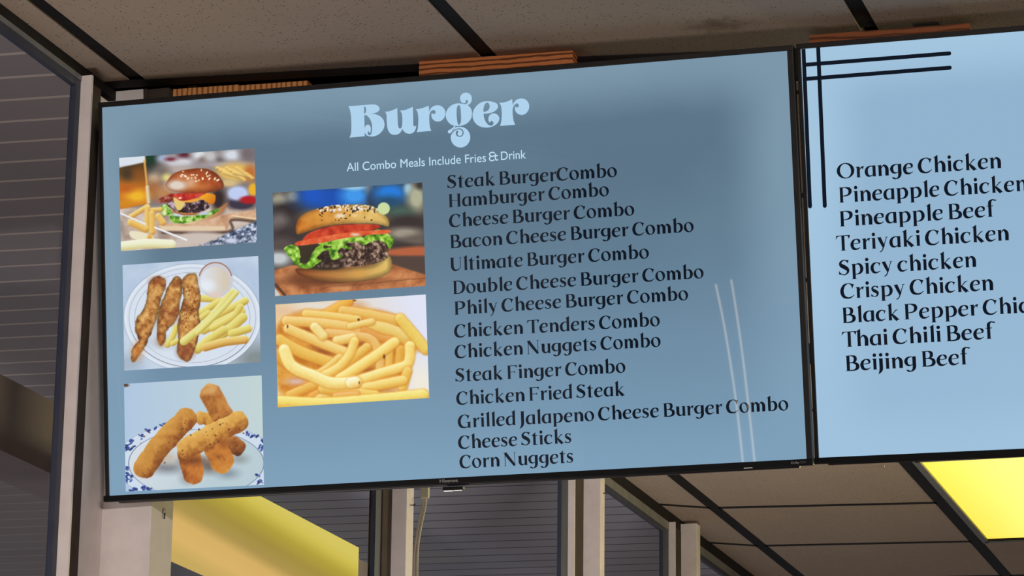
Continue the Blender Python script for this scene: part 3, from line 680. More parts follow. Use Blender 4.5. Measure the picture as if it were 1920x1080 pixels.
# --- marks on the bezels
lg = principled('grey_logo', rgb(150, 146, 142), .4)[0]
o = font_text('brand_logo', 'Hisense', lg, tv1, TV1, (826.3, 905.2), (860.2, 903.7), .0056, -.0066, .01)
o.matrix_local = Matrix.Translation((0, 0, .02 + SH / 2)); tag(o, 'small grey maker logo on the bottom bar')
bm_ = principled('grey_badge', rgb(150, 148, 146), .4)[0]
for body, p, q, m_ in (('Dolby', (1484.5, 870.2), (1500, 869.4), bm_), ('VISION', (1501.5, 869.2), (1512, 868.6), principled('dim_badge', rgb(80, 79, 78), .4)[0])):
    o = font_text('badge', body, m_, tv1, TV1, p, q, .0036, -.0066, .008)
    o.matrix_local = Matrix.Translation((0, 0, .02 + SH / 2)); tag(o, 'tiny grey badge at the corner of the bottom bar')
def rel(px, py, scr): return scr.uv((px, py))
c0, c1 = rel(831, 918, TV1), rel(869, 916, TV1)
part1(MB().box(c0[0], c1[0], -.0045, .012, c0[1] - .0022, c0[1] + .004, .001), 'sensor_window', M['bezel'])
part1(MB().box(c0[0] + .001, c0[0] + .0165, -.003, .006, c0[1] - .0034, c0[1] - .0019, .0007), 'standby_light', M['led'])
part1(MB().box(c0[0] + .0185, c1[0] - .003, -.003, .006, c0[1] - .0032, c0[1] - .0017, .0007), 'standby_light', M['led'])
c0, c1 = rel(1582, 877.5, TV2), rel(1657, 874, TV2)
part2(MB().box(c0[0], c1[0], .0035, .0105, c0[1] - .0006, c0[1] + .0012, .0003), 'sticker', M['strip'])
c0, c1 = rel(1396, 878.5, TV1), rel(1412, 877.5, TV1)
part1(MB().box(c0[0], c1[0], -.0068, -.004, c0[1] - .0006, c0[1] + .0008, .0003), 'clip', M['clear'])  # pale strip paints a glint on the bottom bar

# ------------------------------------------------------------------ pictures shown on the burger screen
rng = np.random.RandomState(7)
class Painter:
    def __init__(s, quad, corner_px, n, m):
        """quad: corners in study coordinates TL TR BR BL; n x m samples"""
        a, b = np.meshgrid(np.linspace(0, 1, n), np.linspace(0, 1, m))
        s.n, s.m = n, m; s.a, s.b = a, b
        q = np.array(quad, float)
        P = ((1 - a) * (1 - b))[..., None] * q[0] + (a * (1 - b))[..., None] * q[1] + (a * b)[..., None] * q[2] + ((1 - a) * b)[..., None] * q[3]
        s.X, s.Y = P[..., 0], P[..., 1]
        s.img = np.zeros(s.X.shape + (3,)); s.cp = corner_px
    def noise(s, scale, seed=0, oct=4):
        r = np.random.RandomState(seed); out = np.zeros_like(s.X); amp = 1.0; tot = 0
        for o in range(oct):
            g = r.rand(128, 128); x = s.X / scale * 2 ** o + 7.3 * o; y = s.Y / scale * 2 ** o + 3.1 * o
            xi, yi = np.floor(x).astype(int), np.floor(y).astype(int); fx, fy = x - xi, y - yi
            fx = fx * fx * (3 - 2 * fx); fy = fy * fy * (3 - 2 * fy)
            h = lambda i, j: g[i % 128, j % 128]
            v = (h(xi, yi) * (1 - fx) + h(xi + 1, yi) * fx) * (1 - fy) + (h(xi, yi + 1) * (1 - fx) + h(xi + 1, yi + 1) * fx) * fy
            out += amp * v; tot += amp; amp *= .55
        return out / tot
    def fill(s, c): s.img[:] = np.array(c) / 255.
    def put(s, alpha, c):
        c = np.asarray(c, float) / 255.
        s.img = s.img * (1 - alpha[..., None]) + c * alpha[..., None]
    def blob(s, x, y, rx, ry, c, soft=.6, op=1.0):
        d = np.sqrt(((s.X - x) / rx) ** 2 + ((s.Y - y) / ry) ** 2)
        s.put(np.clip((1 + soft - d) / (2 * soft), 0, 1) ** 1.3 * op, c)
    def sdf(s, pts):
        P = np.asarray(pts, float); Q = np.roll(P, -1, 0)
        d = np.full(s.X.shape, 1e18); sg = np.ones(s.X.shape)
        for (x0, y0), (x1, y1) in zip(P, Q):
            ex, ey = x1 - x0, y1 - y0; wx, wy = s.X - x0, s.Y - y0
            t = np.clip((wx * ex + wy * ey) / (ex * ex + ey * ey + 1e-9), 0, 1)
            d = np.minimum(d, (wx - ex * t) ** 2 + (wy - ey * t) ** 2)
            c1 = s.Y >= y0; c2 = s.Y < y1; c3 = ex * wy > ey * wx
            sg = np.where((c1 & c2 & c3) | (~c1 & ~c2 & ~c3), -sg, sg)
        return np.sqrt(d) * sg           # negative inside
    def poly(s, pts, c, soft=5, smooth=True, wob=0, wscale=40, shade=None, seed=1, op=1.0):
        p = catmull(pts, 4, True) if smooth else pts
        d = s.sdf(p)
        if wob: d = d + (s.noise(wscale, seed, 3) - .5) * 2 * wob
        al = np.clip(.5 - d / (2 * soft), 0, 1) * op
        cc = np.broadcast_to(np.asarray(c, float), s.img.shape).copy() if np.ndim(c) == 1 else c
        if shade is not None: cc = shade(cc, d)
        s.put(al, cc); return d
    def stroke(s, pts, r, c, hi=None, lo=None, soft=4, wob=0, seed=3, lx=-.4, ly=-.9, tex=0.0):
        q = catmull(pts, 5) if len(pts) > 2 else np.array(pts, float)
        best = np.full(s.X.shape, 1e18); off = np.zeros(s.X.shape)
        for (x0, y0), (x1, y1) in zip(q[:-1], q[1:]):
            ex, ey = x1 - x0, y1 - y0; wx, wy = s.X - x0, s.Y - y0
            t = np.clip((wx * ex + wy * ey) / (ex * ex + ey * ey + 1e-9), 0, 1)
            dx, dy = wx - ex * t, wy - ey * t; d = np.sqrt(dx * dx + dy * dy)
            u = d < best; best = np.where(u, d, best); off = np.where(u, dx * lx + dy * ly, off)
        d = best - r
        if wob: d = d + (s.noise(r * .9, seed, 3) - .5) * 2 * wob
        al = np.clip(.5 - d / (2 * soft), 0, 1)
        k_ = np.clip(off / r, -1, 1)
        if tex: k_ = np.clip(k_ + (s.noise(r * .45, seed + 5, 4) - .5) * tex, -1, 1)
        c = np.asarray(c, float); hi = c * 1.12 if hi is None else np.asarray(hi, float); lo = c * .62 if lo is None else np.asarray(lo, float)
        cc = np.where((k_ > 0)[..., None], c + (hi - c) * k_[..., None], c + (lo - c) * (-k_)[..., None])
        s.put(al, np.clip(cc, 0, 255))
    def speck(s, n, box, r, cols, seed, inside=None, asp=1.8):
        R = np.random.RandomState(seed)
        for i in range(n):
            x, y = R.uniform(box[0], box[2]), R.uniform(box[1], box[3]); a = R.uniform(0, 3.14)
            rr = r * R.uniform(.6, 1.3); dx, dy = s.X - x, s.Y - y
            d = np.sqrt(((dx * math.cos(a) + dy * math.sin(a)) / asp) ** 2 + (dy * math.cos(a) - dx * math.sin(a)) ** 2)
            al = np.clip((rr - d) / (rr * .6) + .3, 0, 1)
            if inside is not None: al = al * (inside < 0)
            s.put(al, cols[i % len(cols)])
    def make(s, label):
        img = np.clip(s.img, 0, 1)
        c = [TV1.uv(p) for p in s.cp]; a, b = s.a[..., None], s.b[..., None]
        P = (1 - a) * (1 - b) * c[0] + a * (1 - b) * c[1] + a * b * c[2] + (1 - a) * b * c[3]
        n, m = s.n, s.m
        co = np.zeros((n * m, 3)); co[:, 0] = P[..., 0].ravel(); co[:, 1] = -.0006; co[:, 2] = P[..., 1].ravel()
        i = np.arange(n * m).reshape(m, n)
        f = np.stack([i[1:, :-1], i[1:, 1:], i[:-1, 1:], i[:-1, :-1]], -1).reshape(-1, 4)
        me = bpy.data.meshes.new('menu_picture')
        me.vertices.add(n * m); me.vertices.foreach_set('co', co.ravel())
        me.loops.add(f.size); me.loops.foreach_set('vertex_index', f.ravel().astype(np.int32))
        me.polygons.add(len(f)); me.polygons.foreach_set('loop_start', np.arange(0, f.size, 4, dtype=np.int32))
        me.update(calc_edges=True)
        at = me.color_attributes.new('photo', 'FLOAT_COLOR', 'POINT')
        cc = np.ones((n * m, 4), np.float32); cc[:, :3] = lin(img).reshape(-1, 3)
        at.data.foreach_set('color', cc.ravel())
        me.materials.append(M['photo'])
        o = bpy.data.objects.new('menu_picture', me); col.objects.link(o); o.parent = scr1
        if me.polygons[0].normal.y > 0: me.flip_normals()
        return tag(o, label)
def tex(P, c_dark, c_mid, c_lite, scale, seed, con=1.6):
    n_ = np.clip((P.noise(scale, seed, 5) - .5) * con * 2, -1, 1)[..., None]
    d, m_, l = (np.asarray(v, float) for v in (c_dark, c_mid, c_lite))
    return np.where(n_ > 0, m_ + (l - m_) * n_, m_ + (d - m_) * -n_)
def grad(P, c0, c1, x0, y0, x1, y1):
    t = np.clip(((P.X - x0) * (x1 - x0) + (P.Y - y0) * (y1 - y0)) / ((x1 - x0) ** 2 + (y1 - y0) ** 2), 0, 1)[..., None]
    return np.asarray(c0, float) * (1 - t) + np.asarray(c1, float) * t
def rimshade(dark, width): return lambda cc, d: cc * (1 - dark * np.clip(1 + d / width, 0, 1))[..., None]

# picture: burger with tomato and lettuce on a board
P = Painter([(95, 188), (1358, 100), (1387, 972), (117, 1060)], [(511.1, 361.8), (791.8, 342.2), (798.2, 536), (516, 555.6)], 290, 204)
P.fill((66, 58, 54))
for b in [(150, 250, 80, 70, (156, 152, 134)), (270, 215, 60, 50, (160, 152, 130)), (200, 330, 140, 60, (46, 38, 36)), (150, 440, 80, 90, (112, 102, 98)), (230, 540, 140, 80, (58, 48, 46)),
          (620, 240, 300, 130, (16, 78, 176)), (430, 200, 110, 90, (20, 84, 190)), (790, 210, 120, 90, (62, 152, 236)), (790, 140, 110, 26, (150, 200, 232)), (915, 160, 30, 50, (150, 150, 140)),
          (935, 240, 40, 110, (44, 52, 70)), (1090, 190, 150, 90, (30, 124, 220)), (1080, 270, 120, 60, (34, 76, 110)), (1240, 150, 36, 50, (150, 196, 226)), (1310, 230, 80, 130, (176, 176, 148)), (1340, 120, 40, 40, (60, 56, 50)),
          (1180, 360, 120, 60, (70, 96, 84)), (1240, 430, 170, 60, (56, 44, 42)), (1210, 530, 150, 50, (158, 148, 132)), (1300, 590, 110, 50, (104, 92, 82)), (1200, 640, 140, 30, (62, 50, 46)), (150, 740, 110, 70, (196, 202, 204)), (170, 620, 120, 60, (86, 74, 70))]:
    P.blob(*b[:4], b[4], .55)
P.poly([(1060, 670), (1380, 640), (1385, 720), (1080, 715)], (182, 96, 58), 16)
P.poly([(1080, 740), (1385, 735), (1388, 880), (1250, 840), (1090, 800)], (82, 64, 54), 16)
wood = tex(P, (140, 76, 40), (192, 120, 70), (222, 156, 104), 90, 4, 1.4)
P.poly([(110, 840), (250, 800), (700, 790), (1110, 790), (1390, 880), (1392, 980), (170, 1062), (130, 1030), (112, 980)], wood, 8, False)
P.poly([(112, 985), (165, 1055), (112, 1062)], (214, 208, 198), 5, False)
P.stroke([(120, 960), (200, 1050)], 12, (92, 58, 38))
P.blob(620, 930, 420, 40, (96, 52, 26), .6, .85); P.blob(330, 900, 130, 70, (112, 60, 30), .6, .7)
for i in range(6): P.stroke([(520 + 150 * i, 985 - 14 * i), (800 + 150 * i, 940 - 10 * i)], 3, (168, 100, 58), soft=8)
P.poly([(292, 830), (400, 825), (600, 822), (800, 812), (950, 790), (1065, 715), (1104, 760), (1096, 840), (1030, 890), (850, 932), (650, 942), (450, 922), (330, 885)], grad(P, (158, 84, 36), (226, 190, 102), 330, 900, 1050, 780), 5, True, 3, 30, rimshade(.4, 46))
P.blob(820, 870, 60, 36, (222, 160, 70), .8, .6)
P.poly([(300, 640), (560, 620), (700, 640), (700, 820), (330, 812)], (58, 46, 28), 10)
pt = tex(P, (36, 22, 18), (92, 66, 50), (196, 168, 148), 26, 9, 2.2)
d = P.poly([(480, 790), (560, 660), (700, 610), (900, 590), (1050, 590), (1066, 660), (1062, 740), (900, 798), (700, 815), (520, 815)], pt, 5, True, 6, 22)
P.blob(560, 740, 130, 70, (34, 22, 18), .7, .75)
lt = tex(P, (44, 92, 14), (122, 180, 36), (206, 236, 128), 34, 21, 2.0)
P.poly([(480, 618), (600, 590), (720, 556), (840, 540), (860, 565), (930, 520), (990, 495), (1060, 530), (1110, 560), (1120, 610), (1085, 665), (1060, 620), (1000, 592), (930, 602), (870, 628), (830, 602), (760, 610), (700, 606), (600, 640)], lt, 4, True, 7, 26)
P.poly([(195, 660), (240, 630), (310, 640), (330, 700), (320, 800), (280, 780), (250, 740), (215, 700)], lt, 4, True, 6, 26)
P.poly([(300, 780), (380, 785), (410, 750), (430, 700), (480, 640), (520, 615), (535, 650), (600, 650), (605, 690), (560, 672), (515, 690), (470, 740), (510, 760), (480, 785), (450, 805), (400, 828), (330, 820)], lt, 4, True, 6, 26)
P.poly([(585, 655), (640, 610), (700, 605), (730, 640), (770, 655), (735, 662), (680, 652), (650, 690), (692, 720), (645, 745), (600, 752), (580, 710)], lt, 4, True, 6, 26)
P.poly([(350, 590), (420, 520), (600, 468), (800, 452), (985, 458), (985, 490), (830, 520), (600, 562), (420, 594)], tex(P, (150, 32, 14), (204, 62, 30), (226, 92, 52), 60, 5), 5)
P.poly([(295, 605), (400, 580), (700, 528), (850, 512), (1072, 500), (1075, 530), (900, 545), (700, 572), (500, 612), (312, 634)], tex(P, (206, 70, 34), (226, 96, 50), (240, 140, 88), 60, 6), 4)
P.blob(800, 540, 40, 12, (236, 220, 206), .5, .8)
bn = P.noise(40, 31, 5)[..., None] * 46 - 23
bun = grad(P, (208, 122, 34), (226, 184, 98), 320, 460, 900, 340) + bn
d = P.poly([(305, 535), (298, 450), (345, 380), (450, 330), (600, 295), (780, 285), (940, 300), (1040, 370), (1080, 430), (1070, 472), (960, 448), (760, 448), (560, 468), (420, 506)], np.clip(bun, 0, 255), 4, True, 3, 24, rimshade(.32, 40))
P.blob(900, 400, 130, 40, (228, 190, 110), .8, .6); P.blob(470, 390, 110, 50, (222, 158, 62), .8, .6)
P.blob(670, 382, 44, 20, (240, 226, 200), .5, .9); P.blob(790, 380, 26, 14, (238, 214, 160), .5, .7)
P.speck(90, (480, 286, 1000, 345), 7, [(240, 232, 216), (230, 214, 178), (244, 240, 232), (40, 26, 18)], 5, d, 2.0)
P.speck(14, (480, 340, 1000, 420), 6, [(60, 36, 18)], 8, d, 2.0)
P.blob(1036, 320, 52, 52, (204, 222, 160), .08)
P.make('picture of a tall burger with lettuce and tomato')

# picture: burger on a board with beer and fries
P = Painter([(115, 178), (1362, 88), (1383, 955), (133, 1037)], [(223.4, 296.3), (477.4, 277.9), (481.7, 454.5), (227.1, 471.2)], 262, 188)
P.fill((132, 122, 122))
for b in [(430, 230, 120, 110, (46, 50, 48)), (400, 180, 60, 60, (24, 58, 36)), (520, 180, 60, 40, (150, 170, 200)), (620, 220, 120, 60, (200, 196, 204)), (600, 190, 60, 20, (120, 50, 66)), (720, 150, 60, 40, (92, 40, 54)), (720, 220, 90, 40, (212, 212, 218)), (860, 150, 80, 50, (222, 226, 232)), (900, 200, 50, 40, (130, 112, 104)), (960, 160, 60, 60, (196, 194, 196)), (1060, 200, 40, 40, (96, 84, 84)), (1160, 150, 100, 60, (216, 222, 232)), (1300, 140, 80, 70, (118, 106, 110)), (700, 290, 200, 40, (186, 172, 164)), (1100, 240, 300, 30, (170, 160, 164)),
          (500, 320, 90, 80, (120, 108, 100)), (440, 370, 60, 50, (196, 170, 140)), (560, 360, 50, 40, (224, 208, 130)), (440, 480, 80, 90, (168, 104, 54)), (540, 500, 90, 70, (186, 132, 84))]:
    P.blob(*b[:4], b[4], .6)
P.blob(1190, 310, 190, 90, (226, 184, 96), .35); P.blob(1320, 320, 60, 80, (192, 112, 50), .5)
for i in range(7): P.stroke([(1020 + 30 * i, 270 + 22 * (i % 3)), (1200 + 24 * i, 330 + 18 * (i % 4))], 14, (236, 198, 112), soft=9)
P.blob(1130, 410, 90, 36, (214, 186, 130), .5)
P.poly([(110, 640), (600, 620), (1100, 590), (1390, 560), (1390, 960), (130, 1045)], tex(P, (150, 128, 116), (196, 176, 160), (222, 210, 202), 130, 3), 14, False)
P.blob(1240, 600, 140, 60, (58, 50, 66), .3); P.blob(1210, 505, 100, 68, (192, 206, 242), .25); P.blob(1350, 470, 46, 60, (236, 178, 40), .3); P.blob(1310, 565, 86, 38, (178, 20, 26), .3)
P.blob(1030, 560, 70, 120, (50, 34, 34), .5)
# beer
P.poly([(100, 170), (360, 150), (385, 400), (395, 600), (120, 650)], grad(P, (84, 60, 26), (206, 116, 22), 240, 260, 230, 470), 6, False)
P.poly([(105, 165), (355, 150), (362, 215), (118, 268)], (222, 228, 238), 8, False)
P.blob(190, 330, 70, 60, (60, 48, 34), .6, .8); P.blob(300, 320, 60, 60, (140, 78, 24), .7, .7)
P.blob(280, 530, 110, 60, (242, 186, 34), .6, .95); P.blob(180, 460, 80, 40, (186, 88, 20), .6, .7); P.blob(170, 600, 80, 36, (214, 140, 20), .5, .8)
P.stroke([(350, 200), (372, 400), (384, 560)], 9, (228, 176, 92), soft=7)
P.stroke([(378, 450), (390, 590)], 16, (226, 206, 170), soft=9)
# board and cloth
P.poly([(470, 800), (760, 760), (1150, 690), (1378, 655), (1380, 740), (1150, 755), (1110, 850), (520, 852)], tex(P, (176, 126, 92), (208, 164, 130), (226, 190, 158), 90, 6), 5, False)
P.poly([(480, 805), (1090, 806), (1096, 848), (530, 852)], (228, 204, 170), 6, False)
P.stroke([(1160, 715), (1376, 745)], 10, (230, 200, 158)); P.stroke([(520, 862), (1120, 858), (1150, 750), (1375, 765)], 12, (98, 74, 62), soft=10)
P.poly([(840, 985), (1010, 920), (1160, 850), (1390, 755), (1390, 960)], tex(P, (46, 56, 80), (112, 126, 152), (214, 222, 236), 22, 14, 2.4), 8, False)
P.poly([(620, 1000), (720, 880), (900, 860), (1060, 890), (900, 960)], (206, 192, 182), 20)
P.blob(1150, 940, 70, 26, (204, 212, 232), .5)
# bottom bun, lettuce
P.poly([(590, 690), (700, 715), (850, 705), (1000, 660), (1060, 625), (1120, 590), (1050, 700), (950, 745), (800, 785), (680, 782), (600, 765)], grad(P, (232, 214, 172), (176, 110, 66), 700, 740, 1100, 650), 5)
P.poly([(500, 625), (560, 608), (600, 672), (640, 700), (760, 715), (900, 690), (1020, 645), (1035, 668), (900, 735), (760, 770), (700, 782), (600, 765), (580, 710), (520, 700)], tex(P, (58, 110, 26), (136, 190, 54), (226, 240, 186), 30, 17, 2.2), 5, True, 6, 22)
P.blob(690, 700, 90, 18, (208, 214, 226), .4); P.stroke([(620, 665), (720, 695), (850, 685)], 12, (196, 120, 60)); P.blob(900, 690, 60, 14, (196, 206, 224), .5)
P.poly([(560, 600), (640, 560), (860, 555), (940, 590), (942, 640), (850, 682), (700, 682), (600, 650)], tex(P, (28, 16, 20), (70, 46, 48), (196, 176, 190), 24, 19, 2.3), 5, True, 6, 24)
P.poly([(470, 565), (600, 508), (645, 560), (520, 592)], tex(P, (90, 24, 20), (142, 54, 38), (210, 130, 110), 26, 23), 5, True, 4)
P.poly([(620, 535), (690, 565), (725, 592), (690, 655), (645, 648)], (230, 202, 116), 6)
P.poly([(860, 545), (900, 504), (1000, 518), (996, 592), (950, 602), (900, 566)], grad(P, (246, 172, 26), (206, 110, 10), 900, 520, 990, 600), 5)
P.poly([(700, 575), (860, 545), (880, 560), (780, 590)], (236, 164, 60), 6)
P.poly([(590, 512), (900, 494), (885, 524), (800, 556), (690, 574), (640, 545)], tex(P, (130, 18, 12), (194, 40, 26), (226, 96, 70), 40, 3), 5)
P.blob(680, 548, 16, 9, (255, 226, 214), .5)
d = P.poly([(545, 432), (575, 370), (640, 312), (760, 282), (900, 275), (1000, 312), (1065, 382), (1080, 440), (1040, 472), (900, 502), (740, 502), (600, 482)], np.clip(grad(P, (186, 84, 32), (156, 64, 20), 700, 300, 1040, 480) + (P.noise(50, 8)[..., None] - .5) * 50, 0, 255), 5, True, 2, 30, rimshade(.28, 60))
P.blob(830, 440, 150, 44, (206, 128, 62), .8, .7)
P.blob(650, 430, 100, 54, (226, 218, 206), .5, .95); P.blob(780, 400, 50, 50, (226, 190, 158), .7, .7); P.blob(700, 350, 60, 26, (212, 140, 92), .8, .8)
P.speck(26, (680, 280, 1060, 400), 8, [(252, 238, 216), (244, 220, 180)], 3, d, 1.8)
for a in [((230, 715), (380, 625), 24), ((400, 660), (500, 652), 20), ((380, 640), (372, 830), 26), ((230, 770), (360, 832), 36), ((420, 690), (426, 860), 26), ((480, 715), (520, 772), 30)]:
    P.stroke([a[0], a[1]], a[2], (232, 190, 96), (246, 224, 156), (196, 130, 50))
P.poly([(225, 850), (410, 885), (415, 940), (240, 920)], (236, 226, 196), 6); P.blob(400, 915, 24, 34, (226, 168, 60), .5)
P.stroke([(130, 990), (380, 965), (600, 972)], 42, (238, 238, 202), (246, 246, 226), (210, 196, 130))
P.stroke([(130, 690), (360, 790)], 8, (236, 236, 242), lo=(190, 190, 200)); P.stroke([(450, 820), (740, 936)], 9, (240, 242, 246), lo=(190, 190, 200))
P.make('picture of a burger on a board beside beer and fries')

# picture: chicken strips and fries on a plate
P = Painter([(135, 168), (1280, 90), (1300, 985), (150, 1058)], [(230, 497.3), (484.4, 480), (488.9, 678.9), (233.3, 695.1)], 262, 206)
P.img[:] = tex(P, (176, 196, 222), (192, 208, 228), (206, 220, 236), 260, 3) / 255.
P.blob(1270, 960, 220, 150, (132, 144, 146), .7); P.blob(180, 1000, 120, 90, (168, 184, 200), .7)
def ell(P, cx, cy, rx, ry, rot=0.0):
    c, s_ = math.cos(rot), math.sin(rot); dx, dy = P.X - cx, P.Y - cy
    return np.sqrt(((dx * c + dy * s_) / rx) ** 2 + ((dy * c - dx * s_) / ry) ** 2)
e_ = ell(P, 725, 610, 575, 450)
P.put(np.clip((1.03 - e_) / .05, 0, 1) * .5, (140, 150, 160)); P.put(np.clip((1.0 - e_) / .012 + .5, 0, 1), (216, 226, 240))
P.put(np.clip((e_ - .955) / .03, 0, 1) * (e_ < 1.0) * .5, (236, 242, 250))
side = np.clip((P.Y - 560) / 300, .35, 1)
P.put(np.clip(1 - np.abs(e_ - .93) / .008, 0, 1) * side, (62, 56, 54)); P.put(np.clip(1 - np.abs(e_ - .845) / .006, 0, 1) * .7, (118, 116, 120))
P.blob(520, 820, 200, 50, (190, 200, 210), .7); P.blob(430, 560, 60, 200, (176, 176, 184), .7, .6)
for pts, r in [([(515, 840), (560, 770), (592, 690)], 26), ([(560, 830), (610, 800)], 22), ([(800, 448), (940, 456)], 30), ([(800, 570), (960, 470)], 30), ([(790, 620), (860, 570)], 24), ([(850, 650), (1000, 560), (1170, 470)], 32), ([(820, 720), (980, 640), (1140, 560)], 34), ([(900, 700), (1060, 610), (1130, 520)], 28), ([(960, 765), (1060, 690), (1150, 610)], 40), ([(1060, 745), (1195, 705)], 34), ([(770, 880), (860, 800), (990, 715)], 36), ([(835, 862), (1000, 815), (1170, 795)], 34)]:
    P.stroke(pts, r, (224, 208, 104), (242, 234, 156), (186, 146, 52), 4)
P.stroke([(835, 862), (1000, 820), (1165, 800)], 32, (224, 182, 92), (242, 216, 140), (176, 118, 44), 4)
tn = lambda sd: tex(P, (132, 70, 28), (194, 132, 64), (232, 188, 116), 34, sd, 1.7)
rs = rimshade(.38, 30)
P.poly([(352, 330), (400, 270), (470, 264), (506, 300), (495, 380), (460, 470), (432, 600), (400, 690), (350, 810), (300, 900), (240, 980), (208, 968), (216, 880), (268, 800), (240, 720), (250, 620), (300, 560), (340, 450)], tn(41), 5, True, 9, 34, rs)
P.blob(430, 300, 60, 34, (138, 66, 30), .8, .6); P.blob(260, 900, 50, 70, (206, 116, 44), .8, .5)
P.poly([(520, 350), (580, 262), (630, 290), (642, 400), (622, 480), (612, 580), (570, 660), (510, 720), (500, 800), (462, 852), (430, 800), (430, 650), (460, 500), (490, 430)], tn(45), 5, True, 8, 34, rs)
P.blob(560, 590, 60, 60, (146, 76, 36), .8, .6); P.blob(460, 810, 34, 44, (172, 98, 40), .8, .6)
P.poly([(645, 290), (700, 236), (755, 245), (782, 330), (796, 420), (784, 560), (792, 700), (770, 820), (742, 900), (700, 972), (640, 966), (595, 900), (610, 800), (600, 700), (622, 560), (652, 450), (640, 350)], tn(49), 5, True, 9, 34, rs)
P.blob(670, 900, 70, 60, (134, 66, 36), .6, .75); P.speck(50, (640, 340, 780, 700), 4, [(96, 52, 24)], 6, None, 1.5)
for pts, r in [([(655, 812), (860, 640), (1060, 400)], 34), ([(770, 740), (960, 560), (1100, 400)], 20)]:
    P.stroke(pts, r, (226, 218, 124), (240, 238, 170), (184, 160, 66), 4)
c_ = ell(P, 922, 292, 148, 150)
P.put(np.clip((1 - c_) / .03 + .5, 0, 1), (206, 204, 212)); P.put(np.clip(1 - np.abs(ell(P, 922, 288, 138, 142) - 1) / .06, 0, 1) * (P.Y < 260), (150, 92, 62))
c2 = ell(P, 918, 300, 124, 118)
P.put(np.clip((1 - c2) / .05 + .5, 0, 1), grad(P, (222, 226, 236), (214, 202, 182), 820, 300, 1000, 290)); P.blob(850, 340, 70, 50, (232, 240, 248), .5, .8); P.blob(920, 420, 60, 24, (226, 204, 188), .6, .9)
P.make('picture of chicken strips with fries and dip on a plate')

# picture: golden battered sticks on a blue and white plate
P = Painter([(102, 135), (1263, 62), (1283, 985), (117, 1043)], [(232.7, 720), (490.7, 703.8), (495.1, 908.9), (236, 921.8)], 264, 212)
P.img[:] = grad(P, (176, 200, 226), (196, 214, 214), 120, 400, 1250, 300) / 255.
P.blob(115, 145, 30, 16, (92, 66, 46), .4)
o_, i_ = ell(P, 715, 800, 705, 345), ell(P, 712, 805, 570, 285)
P.put(np.clip((1 - o_) / .01 + .5, 0, 1), (208, 222, 238)); P.put(np.clip((1 - i_) / .02 + .5, 0, 1), grad(P, (214, 222, 230), (186, 206, 214), 300, 700, 800, 1040))
P.put(np.clip(1 - np.abs(o_ - .985) / .008, 0, 1) * .8, (84, 108, 152)); P.put(np.clip(1 - np.abs(i_ - 1) / .009, 0, 1) * .9, (44, 62, 116))
R = np.random.RandomState(2)
for (x, y, n, sp_) in [(150, 672, 16, 44), (165, 612, 5, 18), (255, 578, 5, 22), (312, 540, 4, 18), (362, 515, 4, 18), (440, 490, 4, 20), (150, 930, 12, 34), (125, 850, 5, 16), (125, 895, 4, 14), (182, 1022, 9, 28), (270, 1012, 8, 28), (320, 1015, 7, 24), (1200, 580, 6, 22), (1148, 552, 4, 18), (1268, 670, 9, 34), (1255, 962, 6, 22), (1275, 620, 4, 14), (1240, 900, 3, 20)]:
    for q in range(n):
        a = R.uniform(0, 6.28); rr = sp_ * math.sqrt(R.rand())
        P.stroke([(x + rr * math.cos(a), y + rr * math.sin(a)), (x + rr * math.cos(a) + R.uniform(-20, 20), y + rr * math.sin(a) + R.uniform(-16, 16))], R.uniform(4, 9), [(50, 74, 150), (72, 98, 172), (38, 54, 116)][q % 3], soft=3)
for b in [(470, 840, 150, 50, (128, 130, 136)), (480, 760, 70, 50, (196, 186, 170)), (820, 830, 90, 60, (110, 100, 92)), (980, 890, 90, 44, (136, 150, 160)), (1080, 770, 70, 40, (150, 158, 160)), (640, 930, 60, 50, (150, 152, 154))]:
    P.blob(*b[:4], b[4], .7, .9)
st = dict(soft=4, wob=14, tex=1.5)
P.stroke([(760, 420), (840, 440)], 58, (208, 150, 62), (226, 178, 90), (160, 96, 40), seed=61, **st)
P.stroke([(838, 225), (880, 300), (930, 380)], 92, (186, 118, 50), (220, 168, 96), (112, 56, 20), seed=62, **st)
P.blob(840, 190, 60, 34, (224, 176, 112), .7, .7)
P.stroke([(1010, 640), (1060, 670)], 70, (152, 88, 38), (190, 124, 56), (96, 50, 20), seed=63, **st)
P.stroke([(890, 690), (930, 780)], 104, (194, 118, 44), (222, 156, 66), (112, 58, 20), seed=64, lx=.3, ly=.7, **st)
P.stroke([(650, 720), (690, 890)], 92, (196, 116, 46), (214, 144, 66), (132, 66, 24), seed=65, lx=.4, ly=-.3, **st)
P.blob(700, 780, 110, 40, (104, 52, 20), .7, .7)
P.stroke([(275, 840), (440, 620), (630, 430)], 92, (196, 134, 56), (216, 160, 76), (134, 72, 26), seed=66, lx=-.6, ly=-.6, **st)
P.stroke([(640, 680), (860, 560), (1065, 452)], 90, (212, 154, 68), (232, 186, 98), (150, 84, 30), seed=67, lx=-.3, ly=-.9, **st)
P.speck(26, (600, 420, 1130, 660), 6, [(112, 68, 28), (92, 52, 24)], 4, None, 1.4); P.speck(12, (240, 450, 640, 820), 6, [(122, 72, 28)], 9, None, 1.5)
P.make('picture of battered sticks piled on a blue and white plate')

